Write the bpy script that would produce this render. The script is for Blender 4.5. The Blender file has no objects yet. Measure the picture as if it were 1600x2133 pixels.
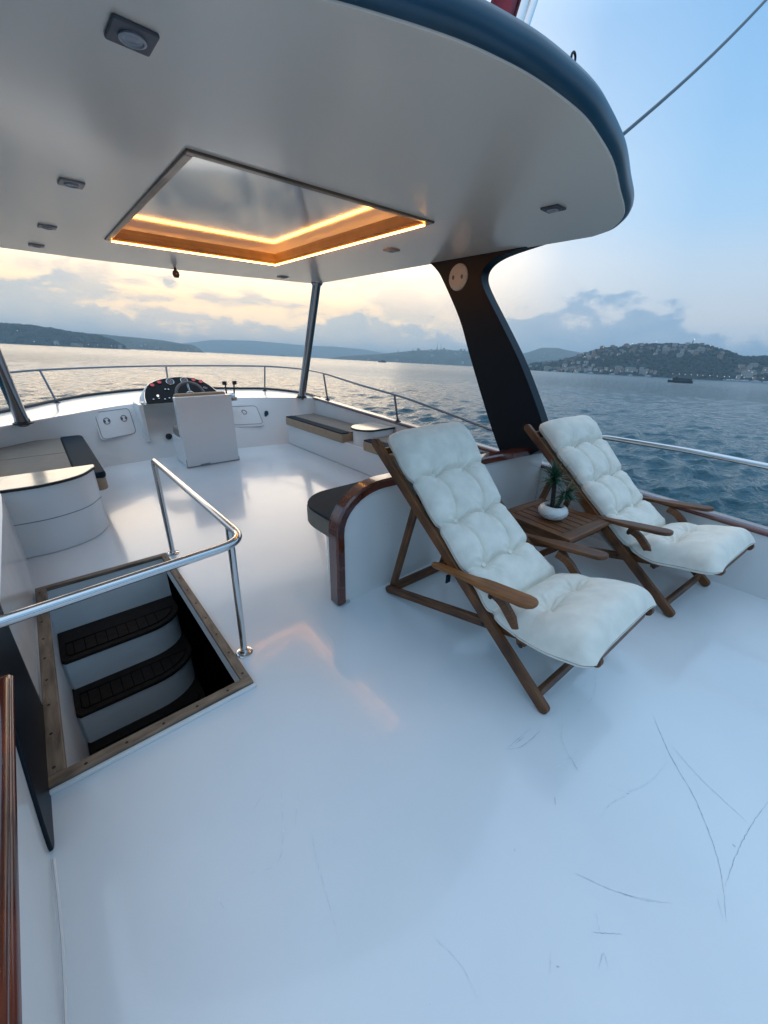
import bpy, bmesh, math, random
import numpy as np
from mathutils import Matrix, Vector, noise as mnoise
R_ = math.radians
random.seed(4)
rng = np.random.default_rng(7)
scene = bpy.context.scene
C = scene.collection

# ---------------------------------------------------------------- camera, sky, sun, exposure
# the yacht is modelled level in its own frame; HEEL tips it (and the camera standing on it)
# by its small trim and heel on the level sea
HEEL = Matrix(((0.998888, -0.011008, -0.04584, 0), (0.010416, 0.999859, -0.013137, 0), (0.045978, 0.012645, 0.998862, 0), (0, 0, 0, 1)))
SEA = -3.4
def cam_rot(yaw, p, r):
    fw = Vector((math.sin(yaw)*math.cos(p), math.cos(yaw)*math.cos(p), -math.sin(p)))
    rt = Vector((math.cos(yaw), -math.sin(yaw), 0)); up = rt.cross(fw)
    x = rt*math.cos(r)+up*math.sin(r); y = -rt*math.sin(r)+up*math.cos(r)
    return Matrix((x, y, -fw)).transposed()
cd = bpy.data.cameras.new('camera'); cam = bpy.data.objects.new('camera', cd); C.objects.link(cam)
cd.sensor_fit = 'HORIZONTAL'; cd.sensor_width = 36.0; cd.lens = 36.0*818.3/1600
cd.clip_start = 0.05; cd.clip_end = 60000
cam.matrix_world = HEEL @ (Matrix.Translation((0, 0, 1.4)) @ cam_rot(R_(40.86), R_(23.31), R_(1.264)).to_4x4())
scene.camera = cam
SUN_AZ, SUN_EL = 17.0, 4.0           # azimuth measured from +Y (bow) towards +X (starboard)

world = bpy.data.worlds.new('World'); scene.world = world; world.use_nodes = True
def build_world():
    nt = world.node_tree; N = nt.nodes; L = nt.links; N.clear()
    def mth(op, a, b=None, c=None, clamp=False):
        n = N.new('ShaderNodeMath'); n.operation = op; n.use_clamp = clamp
        for i, v in enumerate((a, b, c)):
            if v is None: continue
            if hasattr(v, 'is_output'): L.new(v, n.inputs[i])
            else: n.inputs[i].default_value = v
        return n.outputs[0]
    def mixc(f, a, b):
        n = N.new('ShaderNodeMix'); n.data_type = 'RGBA'
        for s, v in ((n.inputs[0], f), (n.inputs[6], a), (n.inputs[7], b)):
            if hasattr(v, 'is_output'): L.new(v, s)
            else: s.default_value = v if not isinstance(v, tuple) else (*v, 1)
        return n.outputs[2]
    def ramp(f, stops, mode='LINEAR'):
        n = N.new('ShaderNodeValToRGB'); L.new(f, n.inputs[0]); n.color_ramp.interpolation = mode
        e = n.color_ramp.elements
        while len(e) > 1: e.remove(e[0])
        e[0].position = stops[0][0]; e[0].color = (*stops[0][1], 1)
        for p, c in stops[1:]:
            k = e.new(p); k.color = (*c, 1)
        return n.outputs[0]
    tc = N.new('ShaderNodeTexCoord'); sep = N.new('ShaderNodeSeparateXYZ'); L.new(tc.outputs['Generated'], sep.inputs[0])
    x, y, z = sep.outputs
    hl = mth('SQRT', mth('MAXIMUM', mth('ADD', mth('MULTIPLY', x, x), mth('MULTIPLY', y, y)), 1e-5))
    sx, sy = math.sin(R_(SUN_AZ)), math.cos(R_(SUN_AZ))
    cs = mth('DIVIDE', mth('ADD', mth('MULTIPLY', x, sx), mth('MULTIPLY', y, sy)), hl)      # 1 towards the sunset
    el = mth('MAXIMUM', z, 0.0)
    side = mth('MULTIPLY_ADD', cs, 0.5, 0.5)
    cool = ramp(el, [(0.0, (.42, .56, .74)), (.10, (.60, .69, .80)), (.17, (.50, .67, .85)), (.26, (.31, .59, .90)), (.37, (.23, .52, .87)), (.49, (.21, .48, .84)), (.68, (.52, .86, 1.22)), (1.0, (.88, 1.06, 1.32))])
    warm = ramp(el, [(0.0, (1.35, 1.08, .76)), (.10, (1.55, 1.12, .66)), (.20, (2.6, 2.0, 1.35)), (.34, (2.3, 1.95, 1.55)), (.5, (1.15, 1.18, 1.22)), (.68, (.70, .95, 1.22)), (1.0, (.88, 1.06, 1.32))])
    w = ramp(side, [(0.0, (0, 0, 0)), (.60, (.02, .02, .02)), (.78, (.05, .05, .05)), (.86, (.16, .16, .16)), (.92, (.52, .52, .52)), (.98, (1, 1, 1))])
    base = mixc(w, cool, warm)
    # clouds: bumpy bank low over the horizon, loose scraps above it
    mp = N.new('ShaderNodeMapping'); L.new(tc.outputs['Generated'], mp.inputs[0]); mp.inputs['Scale'].default_value = (1, 1, 1.9)
    mp.inputs['Location'].default_value = (3.1, 1.7, .4)
    def noise(scale, detail, rough, vec=mp.outputs[0], dist=0.0):
        n = N.new('ShaderNodeTexNoise'); L.new(vec, n.inputs['Vector']); n.inputs['Scale'].default_value = scale
        n.inputs['Detail'].default_value = detail; n.inputs['Roughness'].default_value = rough; n.inputs['Distortion'].default_value = dist
        return n.outputs['Fac']
    big = noise(2.6, 2, .4); puff = noise(11.0, 8, .55, dist=.15)
    topline = mth('ADD', mth('MULTIPLY_ADD', big, .22, -.035), mth('MULTIPLY_ADD', puff, .22, -.11))
    d0 = mth('DIVIDE', mth('ADD', mth('MULTIPLY', x, math.sin(R_(65))), mth('MULTIPLY', y, math.cos(R_(65)))), hl)
    topline = mth('MULTIPLY_ADD', mth('MULTIPLY', mth('SUBTRACT', d0, .968), 34.0, clamp=True), .062, topline)
    bank = mth('MULTIPLY', mth('SUBTRACT', topline, el), 46.0, clamp=True)
    bank = mth('MULTIPLY', bank, mth('MULTIPLY_ADD', puff, .9, .38, clamp=True))
    mp2 = N.new('ShaderNodeMapping'); L.new(tc.outputs['Generated'], mp2.inputs[0]); mp2.inputs['Scale'].default_value = (1, 1, 3.4); mp2.inputs['Location'].default_value = (.6, 5.2, 2.0)
    scr = noise(6.5, 8, .6, mp2.outputs[0], .4)
    scraps = mth('MULTIPLY', mth('SUBTRACT', scr, .455), 8.0, clamp=True)
    fade = mth('MULTIPLY', mth('SUBTRACT', .24, el), 7.0, clamp=True)
    lft = mth('MULTIPLY', mth('SUBTRACT', side, .90), 11.0, clamp=True)
    scraps = mth('MULTIPLY', mth('MULTIPLY', scraps, mth('MULTIPLY', fade, lft)), .85)
    ccool = ramp(el, [(0.0, (.22, .37, .58)), (.10, (.22, .40, .62)), (.2, (.34, .52, .74))])
    cwarm = ramp(el, [(0.0, (.52, .62, .68)), (.10, (.56, .64, .68)), (.2, (.66, .66, .66))])
    cl = mixc(w, ccool, cwarm)
    lit = mixc(mth('MULTIPLY', mth('SUBTRACT', scr, .42), 2.2, clamp=True), cl, mixc(w, (.44, .55, .70), (1.02, .82, .64)))
    cl = mixc(.6, cl, lit)
    sky = mixc(mth('MAXIMUM', mth('MULTIPLY', bank, .95), scraps), base, cl)
    ns = N.new('ShaderNodeTexSky'); ns.sky_type = 'NISHITA'; ns.sun_disc = False
    ns.sun_elevation = R_(SUN_EL); ns.sun_rotation = R_(SUN_AZ)
    vm = N.new('ShaderNodeVectorMath'); vm.operation = 'SCALE'; vm.inputs['Scale'].default_value = .005; L.new(ns.outputs[0], vm.inputs[0])
    ad = N.new('ShaderNodeVectorMath'); ad.operation = 'ADD'; L.new(sky, ad.inputs[0]); L.new(vm.outputs[0], ad.inputs[1])
    bg = N.new('ShaderNodeBackground'); L.new(ad.outputs[0], bg.inputs[0]); bg.inputs[1].default_value = 1.0
    out = N.new('ShaderNodeOutputWorld'); L.new(bg.outputs[0], out.inputs[0])
build_world()
sl = bpy.data.lights.new('sun', 'SUN'); sl.energy = 0.7; sl.angle = R_(50); sl.color = (1, .80, .58)
sun = bpy.data.objects.new('sun', sl); C.objects.link(sun)
sun.rotation_euler = (R_(90-SUN_EL-5), 0, R_(180-SUN_AZ))
scene.view_settings.view_transform = 'Standard'; scene.view_settings.look = 'None'
scene.view_settings.exposure = 0.08; scene.view_settings.gamma = 1.0; scene.view_settings.use_curve_mapping = False

# ---------------------------------------------------------------- materials
def newmat(name):
    m = bpy.data.materials.new(name); m.use_nodes = True
    nt = m.node_tree; b = nt.nodes['Principled BSDF']
    return m, nt, b
def paint(name, col, rough=.4, metal=0, coat=0, coat_rough=.05, var=.0, vscale=3.0, bump=0, bscale=200, spec=.5, rvar=0, ior=None, det=5):
    m, nt, b = newmat(name); N = nt.nodes; L = nt.links
    b.inputs['Base Color'].default_value = (*col, 1); b.inputs['Roughness'].default_value = rough
    b.inputs['Metallic'].default_value = metal; b.inputs['Coat Weight'].default_value = coat
    b.inputs['Coat Roughness'].default_value = coat_rough; b.inputs['Specular IOR Level'].default_value = spec
    tc = N.new('ShaderNodeTexCoord')
    if var or rvar:
        n = N.new('ShaderNodeTexNoise'); n.inputs['Scale'].default_value = vscale; n.inputs['Detail'].default_value = det; L.new(tc.outputs['Object'], n.inputs['Vector'])
        if var:
            r = N.new('ShaderNodeValToRGB'); L.new(n.outputs['Fac'], r.inputs[0])
            r.color_ramp.elements[0].position = .3; r.color_ramp.elements[1].position = .72
            r.color_ramp.elements[0].color = (*[c*(1-var) for c in col], 1); r.color_ramp.elements[1].color = (*[min(1, c*(1+var)) for c in col], 1)
            L.new(r.outputs[0], b.inputs['Base Color'])
        if rvar:
            mr = N.new('ShaderNodeMapRange'); L.new(n.outputs['Fac'], mr.inputs[0]); mr.inputs[1].default_value = .35; mr.inputs[2].default_value = .65
            mr.inputs[3].default_value = rough-rvar; mr.inputs[4].default_value = rough+rvar; L.new(mr.outputs[0], b.inputs['Roughness'])
    if bump:
        n2 = N.new('ShaderNodeTexNoise'); n2.inputs['Scale'].default_value = bscale; n2.inputs['Detail'].default_value = 3; L.new(tc.outputs['Object'], n2.inputs['Vector'])
        bp = N.new('ShaderNodeBump'); bp.inputs['Strength'].default_value = bump; bp.inputs['Distance'].default_value = .002
        L.new(n2.outputs['Fac'], bp.inputs['Height']); L.new(bp.outputs[0], b.inputs['Normal'])
    return m
def emit(name, col, s):
    m, nt, b = newmat(name); b.inputs['Base Color'].default_value = (*col, 1)
    b.inputs['Emission Color'].default_value = (*col, 1); b.inputs['Emission Strength'].default_value = s
    return m
def wood(name, dark, light, rough=.45, coat=0, scale=(3, 60), bump=.25):
    m, nt, b = newmat(name); N = nt.nodes; L = nt.links
    uv = N.new('ShaderNodeUVMap'); mp = N.new('ShaderNodeMapping'); L.new(uv.outputs[0], mp.inputs[0]); mp.inputs['Scale'].default_value = (scale[0], scale[1], 1)
    n = N.new('ShaderNodeTexNoise'); n.inputs['Scale'].default_value = 1; n.inputs['Detail'].default_value = 6; n.inputs['Distortion'].default_value = .6; L.new(mp.outputs[0], n.inputs['Vector'])
    tc = N.new('ShaderNodeTexCoord'); n3 = N.new('ShaderNodeTexNoise'); n3.inputs['Scale'].default_value = 9; L.new(tc.outputs['Object'], n3.inputs['Vector'])
    ad = N.new('ShaderNodeMath'); ad.operation = 'MULTIPLY_ADD'; L.new(n3.outputs['Fac'], ad.inputs[0]); ad.inputs[1].default_value = .5; L.new(n.outputs['Fac'], ad.inputs[2])
    r = N.new('ShaderNodeValToRGB'); L.new(ad.outputs[0], r.inputs[0]); r.color_ramp.elements[0].position = .55; r.color_ramp.elements[1].position = .95
    r.color_ramp.elements[0].color = (*dark, 1); r.color_ramp.elements[1].color = (*light, 1); L.new(r.outputs[0], b.inputs['Base Color'])
    b.inputs['Roughness'].default_value = rough; b.inputs['Coat Weight'].default_value = coat; b.inputs['Coat Roughness'].default_value = .06
    bp = N.new('ShaderNodeBump'); bp.inputs['Strength'].default_value = bump; bp.inputs['Distance'].default_value = .0015; L.new(n.outputs['Fac'], bp.inputs['Height']); L.new(bp.outputs[0], b.inputs['Normal'])
    return m
def fabric(name, col, rough=.85, var=.08, weave=420, bump=.35, big=.0, sheen=.1, spec=.25):
    m, nt, b = newmat(name); N = nt.nodes; L = nt.links
    tc = N.new('ShaderNodeTexCoord'); n = N.new('ShaderNodeTexNoise'); n.inputs['Scale'].default_value = 14; n.inputs['Detail'].default_value = 6; L.new(tc.outputs['Object'], n.inputs['Vector'])
    r = N.new('ShaderNodeValToRGB'); L.new(n.outputs['Fac'], r.inputs[0]); r.color_ramp.elements[0].position = .3; r.color_ramp.elements[1].position = .7
    r.color_ramp.elements[0].color = (*[c*(1-var) for c in col], 1); r.color_ramp.elements[1].color = (*[min(1, c*(1+var)) for c in col], 1); L.new(r.outputs[0], b.inputs['Base Color'])
    b.inputs['Roughness'].default_value = rough; b.inputs['Specular IOR Level'].default_value = spec
    b.inputs['Sheen Weight'].default_value = sheen
    n2 = N.new('ShaderNodeTexNoise'); n2.inputs['Scale'].default_value = weave; n2.inputs['Detail'].default_value = 2; L.new(tc.outputs['Object'], n2.inputs['Vector'])
    n4 = N.new('ShaderNodeTexNoise'); n4.inputs['Scale'].default_value = 28; n4.inputs['Detail'].default_value = 4; n4.inputs['Distortion'].default_value = 1.2; L.new(tc.outputs['Object'], n4.inputs['Vector'])
    b1 = N.new('ShaderNodeBump'); b1.inputs['Strength'].default_value = bump; b1.inputs['Distance'].default_value = .001; L.new(n2.outputs['Fac'], b1.inputs['Height'])
    b2 = N.new('ShaderNodeBump'); b2.inputs['Strength'].default_value = big; b2.inputs['Distance'].default_value = .012; L.new(n4.outputs['Fac'], b2.inputs['Height']); L.new(b1.outputs[0], b2.inputs['Normal'])
    L.new(b2.outputs[0], b.inputs['Normal'])
    return m
M = {}
M['gelcoat'] = paint('white_gelcoat', (.74, .725, .71), rough=.22, var=.03, vscale=1.7, rvar=.05, coat=.3, coat_rough=.07)
M['soffit'] = paint('warm_lit_soffit', (.92, .755, .625), rough=.28, coat=.5, coat_rough=.15, var=.012, vscale=1.2, bump=.12, bscale=30)  # warm tone of sunset and LED light put into the soffit's base colour
M['navy'] = paint('navy_paint', (.010, .060, .105), rough=.33, coat=.0, spec=.5, var=.15, vscale=6)
M['black'] = paint('black_rubber', (.012, .012, .014), rough=.5, var=.2, vscale=20)
M['pillar'] = paint('dark_pillar_paint', (.003, .006, .011), rough=.42, spec=.22, var=.2, vscale=4)
M['chrome'] = paint('polished_steel', (.62, .63, .64), rough=.13, metal=1, rvar=.04, vscale=12)
M['steel'] = paint('brushed_steel', (.36, .36, .37), rough=.22, metal=1)
M['raildark'] = paint('dull_rail_steel', (.22, .23, .25), rough=.25, metal=1)
M['teak'] = wood('teak_frame', (.055, .018, .005), (.195, .072, .021), rough=.5, scale=(5, 70))
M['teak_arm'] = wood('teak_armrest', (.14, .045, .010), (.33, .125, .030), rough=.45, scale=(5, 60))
M['mahogany'] = wood('mahogany_varnish', (.045, .006, .003), (.16, .028, .010), rough=.22, coat=1, scale=(2, 40), bump=.08)
M['old_teak'] = wood('weathered_teak', (.085, .058, .040), (.23, .165, .115), rough=.6, scale=(7, 45), bump=.4)
M['frame_teak'] = wood('skylight_teak', (.10, .055, .03), (.23, .13, .07), rough=.4, coat=.3)
M['cotton'] = fabric('cream_cotton', (.79, .745, .655), big=.04, bump=.25)
M['sling'] = fabric('cream_sling', (.50, .47, .40))
M['beige'] = fabric('taupe_upholstery', (.37, .255, .165), rough=.7)
M['taupe'] = fabric('grey_taupe_upholstery', (.20, .165, .13), rough=.7)
M['navyfab'] = fabric('navy_upholstery', (.010, .024, .038), rough=.75, sheen=0, spec=.12)
M['cream'] = paint('cream_laminate', (.62, .54, .43), rough=.2, coat=.4, coat_rough=.08, var=.12, vscale=6)
M['tread'] = paint('step_rubber', (.020, .014, .011), rough=.7, spec=.25, var=.3, vscale=30, bump=.5, bscale=90)
M['stairwhite'] = paint('stairwell_paint', (.74, .75, .75), rough=.5, var=.06, vscale=4)
M['pattern'] = paint('tread_groove', (.006, .005, .005), rough=.9, spec=.1)
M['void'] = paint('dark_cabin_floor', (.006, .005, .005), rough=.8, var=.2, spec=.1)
M['recess'] = wood('recess_veneer', (.26, .15, .06), (.42, .27, .13), rough=.45)
M['glass'] = paint('skylight_glass', (.97, .94, .88), rough=.095, metal=.40, spec=.8)
M['led'] = emit('led_strip', (1.0, .40, .065), 28.0)
M['panelblack'] = paint('dash_black', (.003, .005, .008), rough=.35, spec=.2, var=.2)
M['gaugeblack'] = paint('gauge_face', (.01, .02, .03), rough=.15, coat=1)
M['gaugered'] = emit('gauge_glow', (.55, .07, .09), .30)
M['bezel'] = paint('gauge_bezel', (.6, .6, .6), rough=.2, metal=1)
M['leather'] = paint('grey_leather', (.16, .15, .14), rough=.5, var=.1, vscale=20)
M['disc'] = paint('cream_plastic', (.60, .52, .42), rough=.4, var=.04, vscale=15)
M['greyplastic'] = paint('grey_plastic', (.10, .095, .11), rough=.45, var=.1, vscale=30)
M['lens'] = paint('lamp_lens', (.35, .33, .36), rough=.25, var=.1, vscale=60)
M['seam'] = paint('grey_sealant', (.22, .24, .26), rough=.7, var=.2, vscale=20)
M['scuff'] = paint('scuff_grey', (.38, .44, .52), rough=.7, var=.3, vscale=40)
M['scufflight'] = paint('light_scuff', (.60, .66, .72), rough=.6, var=.3, vscale=40)
M['leaf'] = paint('yucca_leaf', (.016, .070, .036), rough=.42, var=.4, vscale=25)
M['stem'] = paint('plant_stem', (.018, .014, .010), rough=.8, var=.3, vscale=40, bump=.8, bscale=120)
M['ceramic'] = paint('marbled_ceramic', (.70, .68, .64), rough=.3, var=.10, vscale=18, coat=.3)
M['vein'] = paint('pot_crack_glaze', (.10, .12, .16), rough=.5)
M['soil'] = paint('black_soil', (.01, .01, .012), rough=.6, var=.4, vscale=60, bump=1, bscale=150)
M['flagred'] = fabric('red_flag_cloth', (.30, .015, .03))
M['cable'] = paint('steel_cable', (.05, .08, .10), rough=.4, metal=.6, var=.2, vscale=40)

# ---------------------------------------------------------------- mesh helpers
BOAT = []
def obj(name, bm, m, parent=None, smooth=True, bevel=0, seg=2, ang=40, world_frame=False):
    me = bpy.data.meshes.new(name); bmesh.ops.recalc_face_normals(bm, faces=bm.faces[:]); bm.to_mesh(me); bm.free()
    o = bpy.data.objects.new(name, me); C.objects.link(o)
    for mm in (m if isinstance(m, (list, tuple)) else [m]): me.materials.append(mm)
    if smooth:
        me.polygons.foreach_set('use_smooth', [True]*len(me.polygons))
        me.set_sharp_from_angle(angle=R_(ang))
    if bevel:
        md = o.modifiers.new('bevel', 'BEVEL'); md.width = bevel; md.segments = seg; md.limit_method = 'ANGLE'; md.angle_limit = R_(35); md.harden_normals = True
    if parent is not None: o.parent = parent
    elif not world_frame: BOAT.append(o)
    return o
def tag(o, label=None, cat=None, group=None, kind=None):
    if label: o['label'] = label
    if cat: o['category'] = cat
    if group: o['group'] = group
    if kind: o['kind'] = kind
    return o
def thing(name, label, cat, loc=(0, 0, 0), rz=0, group=None, world_frame=False):
    o = bpy.data.objects.new(name, None); C.objects.link(o); o.location = loc; o.rotation_euler = (0, 0, rz); o.empty_display_size = .1
    tag(o, label, cat, group)
    if not world_frame: BOAT.append(o)
    return o
def BM():
    bm = bmesh.new(); bm.loops.layers.uv.new('UVMap'); return bm
def box(bm, x0, x1, y0, y1, z0, z1, mi=0, mat=None):
    vs = [Vector((x, y, z)) for z in (z0, z1) for y in (y0, y1) for x in (x0, x1)]
    if mat is not None: vs = [mat @ v for v in vs]
    v = [bm.verts.new(p) for p in vs]; uv = bm.loops.layers.uv.active
    dims = (x1-x0, y1-y0, z1-z0); la = dims.index(max(dims)); raw = [Vector((x, y, z)) for z in (z0, z1) for y in (y0, y1) for x in (x0, x1)]
    for f in ((0, 2, 3, 1), (4, 5, 7, 6), (0, 1, 5, 4), (2, 6, 7, 3), (0, 4, 6, 2), (1, 3, 7, 5)):
        fc = bm.faces.new([v[i] for i in f]); fc.material_index = mi
        if uv:
            for lp, i in zip(fc.loops, f):
                p = raw[i]; a = [p[k] for k in range(3) if k != la]; lp[uv].uv = (p[la]+x0*3.1, a[0]+a[1]+y0*1.7)
    return v
def bar(bm, p0, p1, w, t, up=(0, 0, 1), ext=0.0, mi=0):
    """rectangular bar from p0 to p1; w is across 'up' x direction (sideways), t along up"""
    p0, p1 = Vector(p0), Vector(p1); d = (p1-p0); ln = d.length; d.normalize(); up = Vector(up)
    s = d.cross(up).normalized(); u = s.cross(d).normalized()
    mat = Matrix((( d.x, s.x, u.x, p0.x), (d.y, s.y, u.y, p0.y), (d.z, s.z, u.z, p0.z), (0, 0, 0, 1)))
    return box(bm, -ext, ln+ext, -w/2, w/2, -t/2, t/2, mi, mat)
def rnd_bar(bm, p0, p1, w, t, side=(1, 0, 0), n=6, mi=0):
    """bar with rounded ends in the plane across 'side'; w is thickness along side, t is depth in plane"""
    p0, p1, s = Vector(p0), Vector(p1), Vector(side).normalized(); d = (p1-p0).normalized(); u = s.cross(d).normalized(); r = t/2
    pts = []
    for k in range(n+1):
        a = -math.pi/2+math.pi*k/n; pts.append(p1-d*r*.5+d*math.cos(a)*r*.9+u*math.sin(a)*r)
    for k in range(n+1):
        a = math.pi/2+math.pi*k/n; pts.append(p0+d*r*.5+d*math.cos(a)*r*.9+u*math.sin(a)*r)
    return extr(bm, pts, s*w, mi, axis=d, org=p0)
def extr(bm, pts, vec, mi=0, axis=None, org=None):
    vec = Vector(vec); uv = bm.loops.layers.uv.active
    a = [bm.verts.new(Vector(p)-vec/2) for p in pts]; b = [bm.verts.new(Vector(p)+vec/2) for p in pts]
    fs = [bm.faces.new(a[::-1]), bm.faces.new(b)]
    for i in range(len(a)): j = (i+1) % len(a); fs.append(bm.faces.new((a[i], a[j], b[j], b[i])))
    for f in fs:
        f.material_index = mi
        if uv:
            ax = Vector(axis) if axis is not None else (Vector(pts[1])-Vector(pts[0])).normalized(); oo = Vector(org) if org is not None else Vector(pts[0])
            for lp in f.loops:
                q = lp.vert.co-oo; l = q.dot(ax); rr = (q-ax*l); lp[uv].uv = (l+oo.x*2, rr.x+rr.y*.8+rr.z*.9+oo.y)
    return fs
def prism(bm, pts2, z0, z1, mi=0):
    return extr(bm, [(p[0], p[1], (z0+z1)/2) for p in pts2], (0, 0, z1-z0), mi, axis=(1, 0, 0), org=(0, 0, 0))
def tube(bm, pts, r, n=12, cap=True, mi=0, closed=False):
    pts = [Vector(p) for p in pts]; rings = []; m = len(pts)
    up = Vector((0, 0, 1)); prev = None
    for i, p in enumerate(pts):
        d = (pts[(i+1) % m] if (i < m-1 or closed) else p)-(pts[i-1] if (i > 0 or closed) else p); d.normalize()
        if prev is None:
            a = d.cross(up if abs(d.z) < .95 else Vector((1, 0, 0))).normalized()
        else:
            a = (prev-d*prev.dot(d)).normalized()
        prev = a; b = d.cross(a)
        rr = r[i] if isinstance(r, (list, tuple)) else r
        rings.append([bm.verts.new(p+(a*math.cos(2*math.pi*k/n)+b*math.sin(2*math.pi*k/n))*rr) for k in range(n)])
    for i in range(m if closed else m-1):
        A, B = rings[i], rings[(i+1) % m]
        for k in range(n): bm.faces.new((A[k], A[(k+1) % n], B[(k+1) % n], B[k])).material_index = mi
    if cap and not closed:
        bm.faces.new(rings[0][::-1]).material_index = mi; bm.faces.new(rings[-1]).material_index = mi
def fillet(pts, rad, n=7):
    pts = [Vector(p) for p in pts]; out = [pts[0]]
    for i in range(1, len(pts)-1):
        a, b, c = pts[i-1], pts[i], pts[i+1]; d0 = (a-b); d1 = (c-b); r = rad[i] if isinstance(rad, dict) and i in rad else (rad if not isinstance(rad, dict) else .02)
        r0 = min(r, d0.length*.48, d1.length*.48); p, q = b+d0.normalized()*r0, b+d1.normalized()*r0
        for k in range(n+1):
            t = k/n; out.append(p*(1-t)**2+b*2*t*(1-t)+q*t*t)
    out.append(pts[-1]); return out
def smooth_curve(pts, n=8):
    """Catmull-Rom through pts"""
    P = [Vector(p) for p in pts]; P = [P[0]*2-P[1]]+P+[P[-1]*2-P[-2]]; out = []
    for i in range(1, len(P)-2):
        for k in range(n):
            t = k/n; a, b, c, d = P[i-1], P[i], P[i+1], P[i+2]
            out.append(.5*((2*b)+(c-a)*t+(2*a-5*b+4*c-d)*t*t+(3*b-a-3*c+d)*t**3))
    out.append(P[-2]); return out
def resample(pts, n):
    P = [Vector(p) for p in pts]; d = [0]
    for i in range(1, len(P)): d.append(d[-1]+(P[i]-P[i-1]).length)
    out = []; j = 0
    for k in range(n):
        s = d[-1]*k/(n-1)
        while j < len(d)-2 and d[j+1] < s: j += 1
        t = (s-d[j])/max(d[j+1]-d[j], 1e-9); out.append(P[j].lerp(P[j+1], min(1, max(0, t))))
    return out
def loft(bm, rows, mi=0, closed_v=False):
    V = [[bm.verts.new(p) for p in r] for r in rows]; uv = bm.loops.layers.uv.active
    for i in range(len(V)-1):
        n = len(V[i])
        for k in range(n if closed_v else n-1):
            q = (V[i][k], V[i][(k+1) % n], V[i+1][(k+1) % n], V[i+1][k])
            if len(set(q)) == 4:
                f = bm.faces.new(q); f.material_index = mi
                if uv:
                    for lp, (a, b) in zip(f.loops, ((i, k), (i, k+1), (i+1, k+1), (i+1, k))): lp[uv].uv = (b*.1, a*.05)
    return V
def lathe(bm, prof, n=24, c=(0, 0, 0), mi=0, mat=None):
    rows = []
    for r, z in prof:
        rows.append([(Vector((r*math.cos(2*math.pi*k/n), r*math.sin(2*math.pi*k/n), z))) for k in range(n)])
    c = Vector(c)
    rows = [[(mat @ p if mat is not None else p)+c for p in rw] for rw in rows]
    V = loft(bm, rows, mi, True)
    if prof[0][0] > 1e-6: bm.faces.new(V[0][::-1]).material_index = mi
    if prof[-1][0] > 1e-6: bm.faces.new(V[-1]).material_index = mi
def rrect(x0, x1, y0, y1, r, n=5):
    rs = r if isinstance(r, (tuple, list)) else (r,)*4; out = []
    for (cx, cy, a0, rr) in ((x1, y0, -90, rs[0]), (x1, y1, 0, rs[1]), (x0, y1, 90, rs[2]), (x0, y0, 180, rs[3])):
        ox = cx-rr if cx == x1 else cx+rr; oy = cy-rr if cy == y1 else cy+rr
        for k in range(n+1):
            a = R_(a0+90*k/n); out.append((ox+rr*math.cos(a), oy+rr*math.sin(a)))
    return out
def dup(o, parent=None, top=True):
    c = o.copy(); C.objects.link(c)
    if parent is not None: c.parent = parent
    elif top: BOAT.append(c)
    for ch in list(o.children): dup(ch, c, False)
    return c

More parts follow.
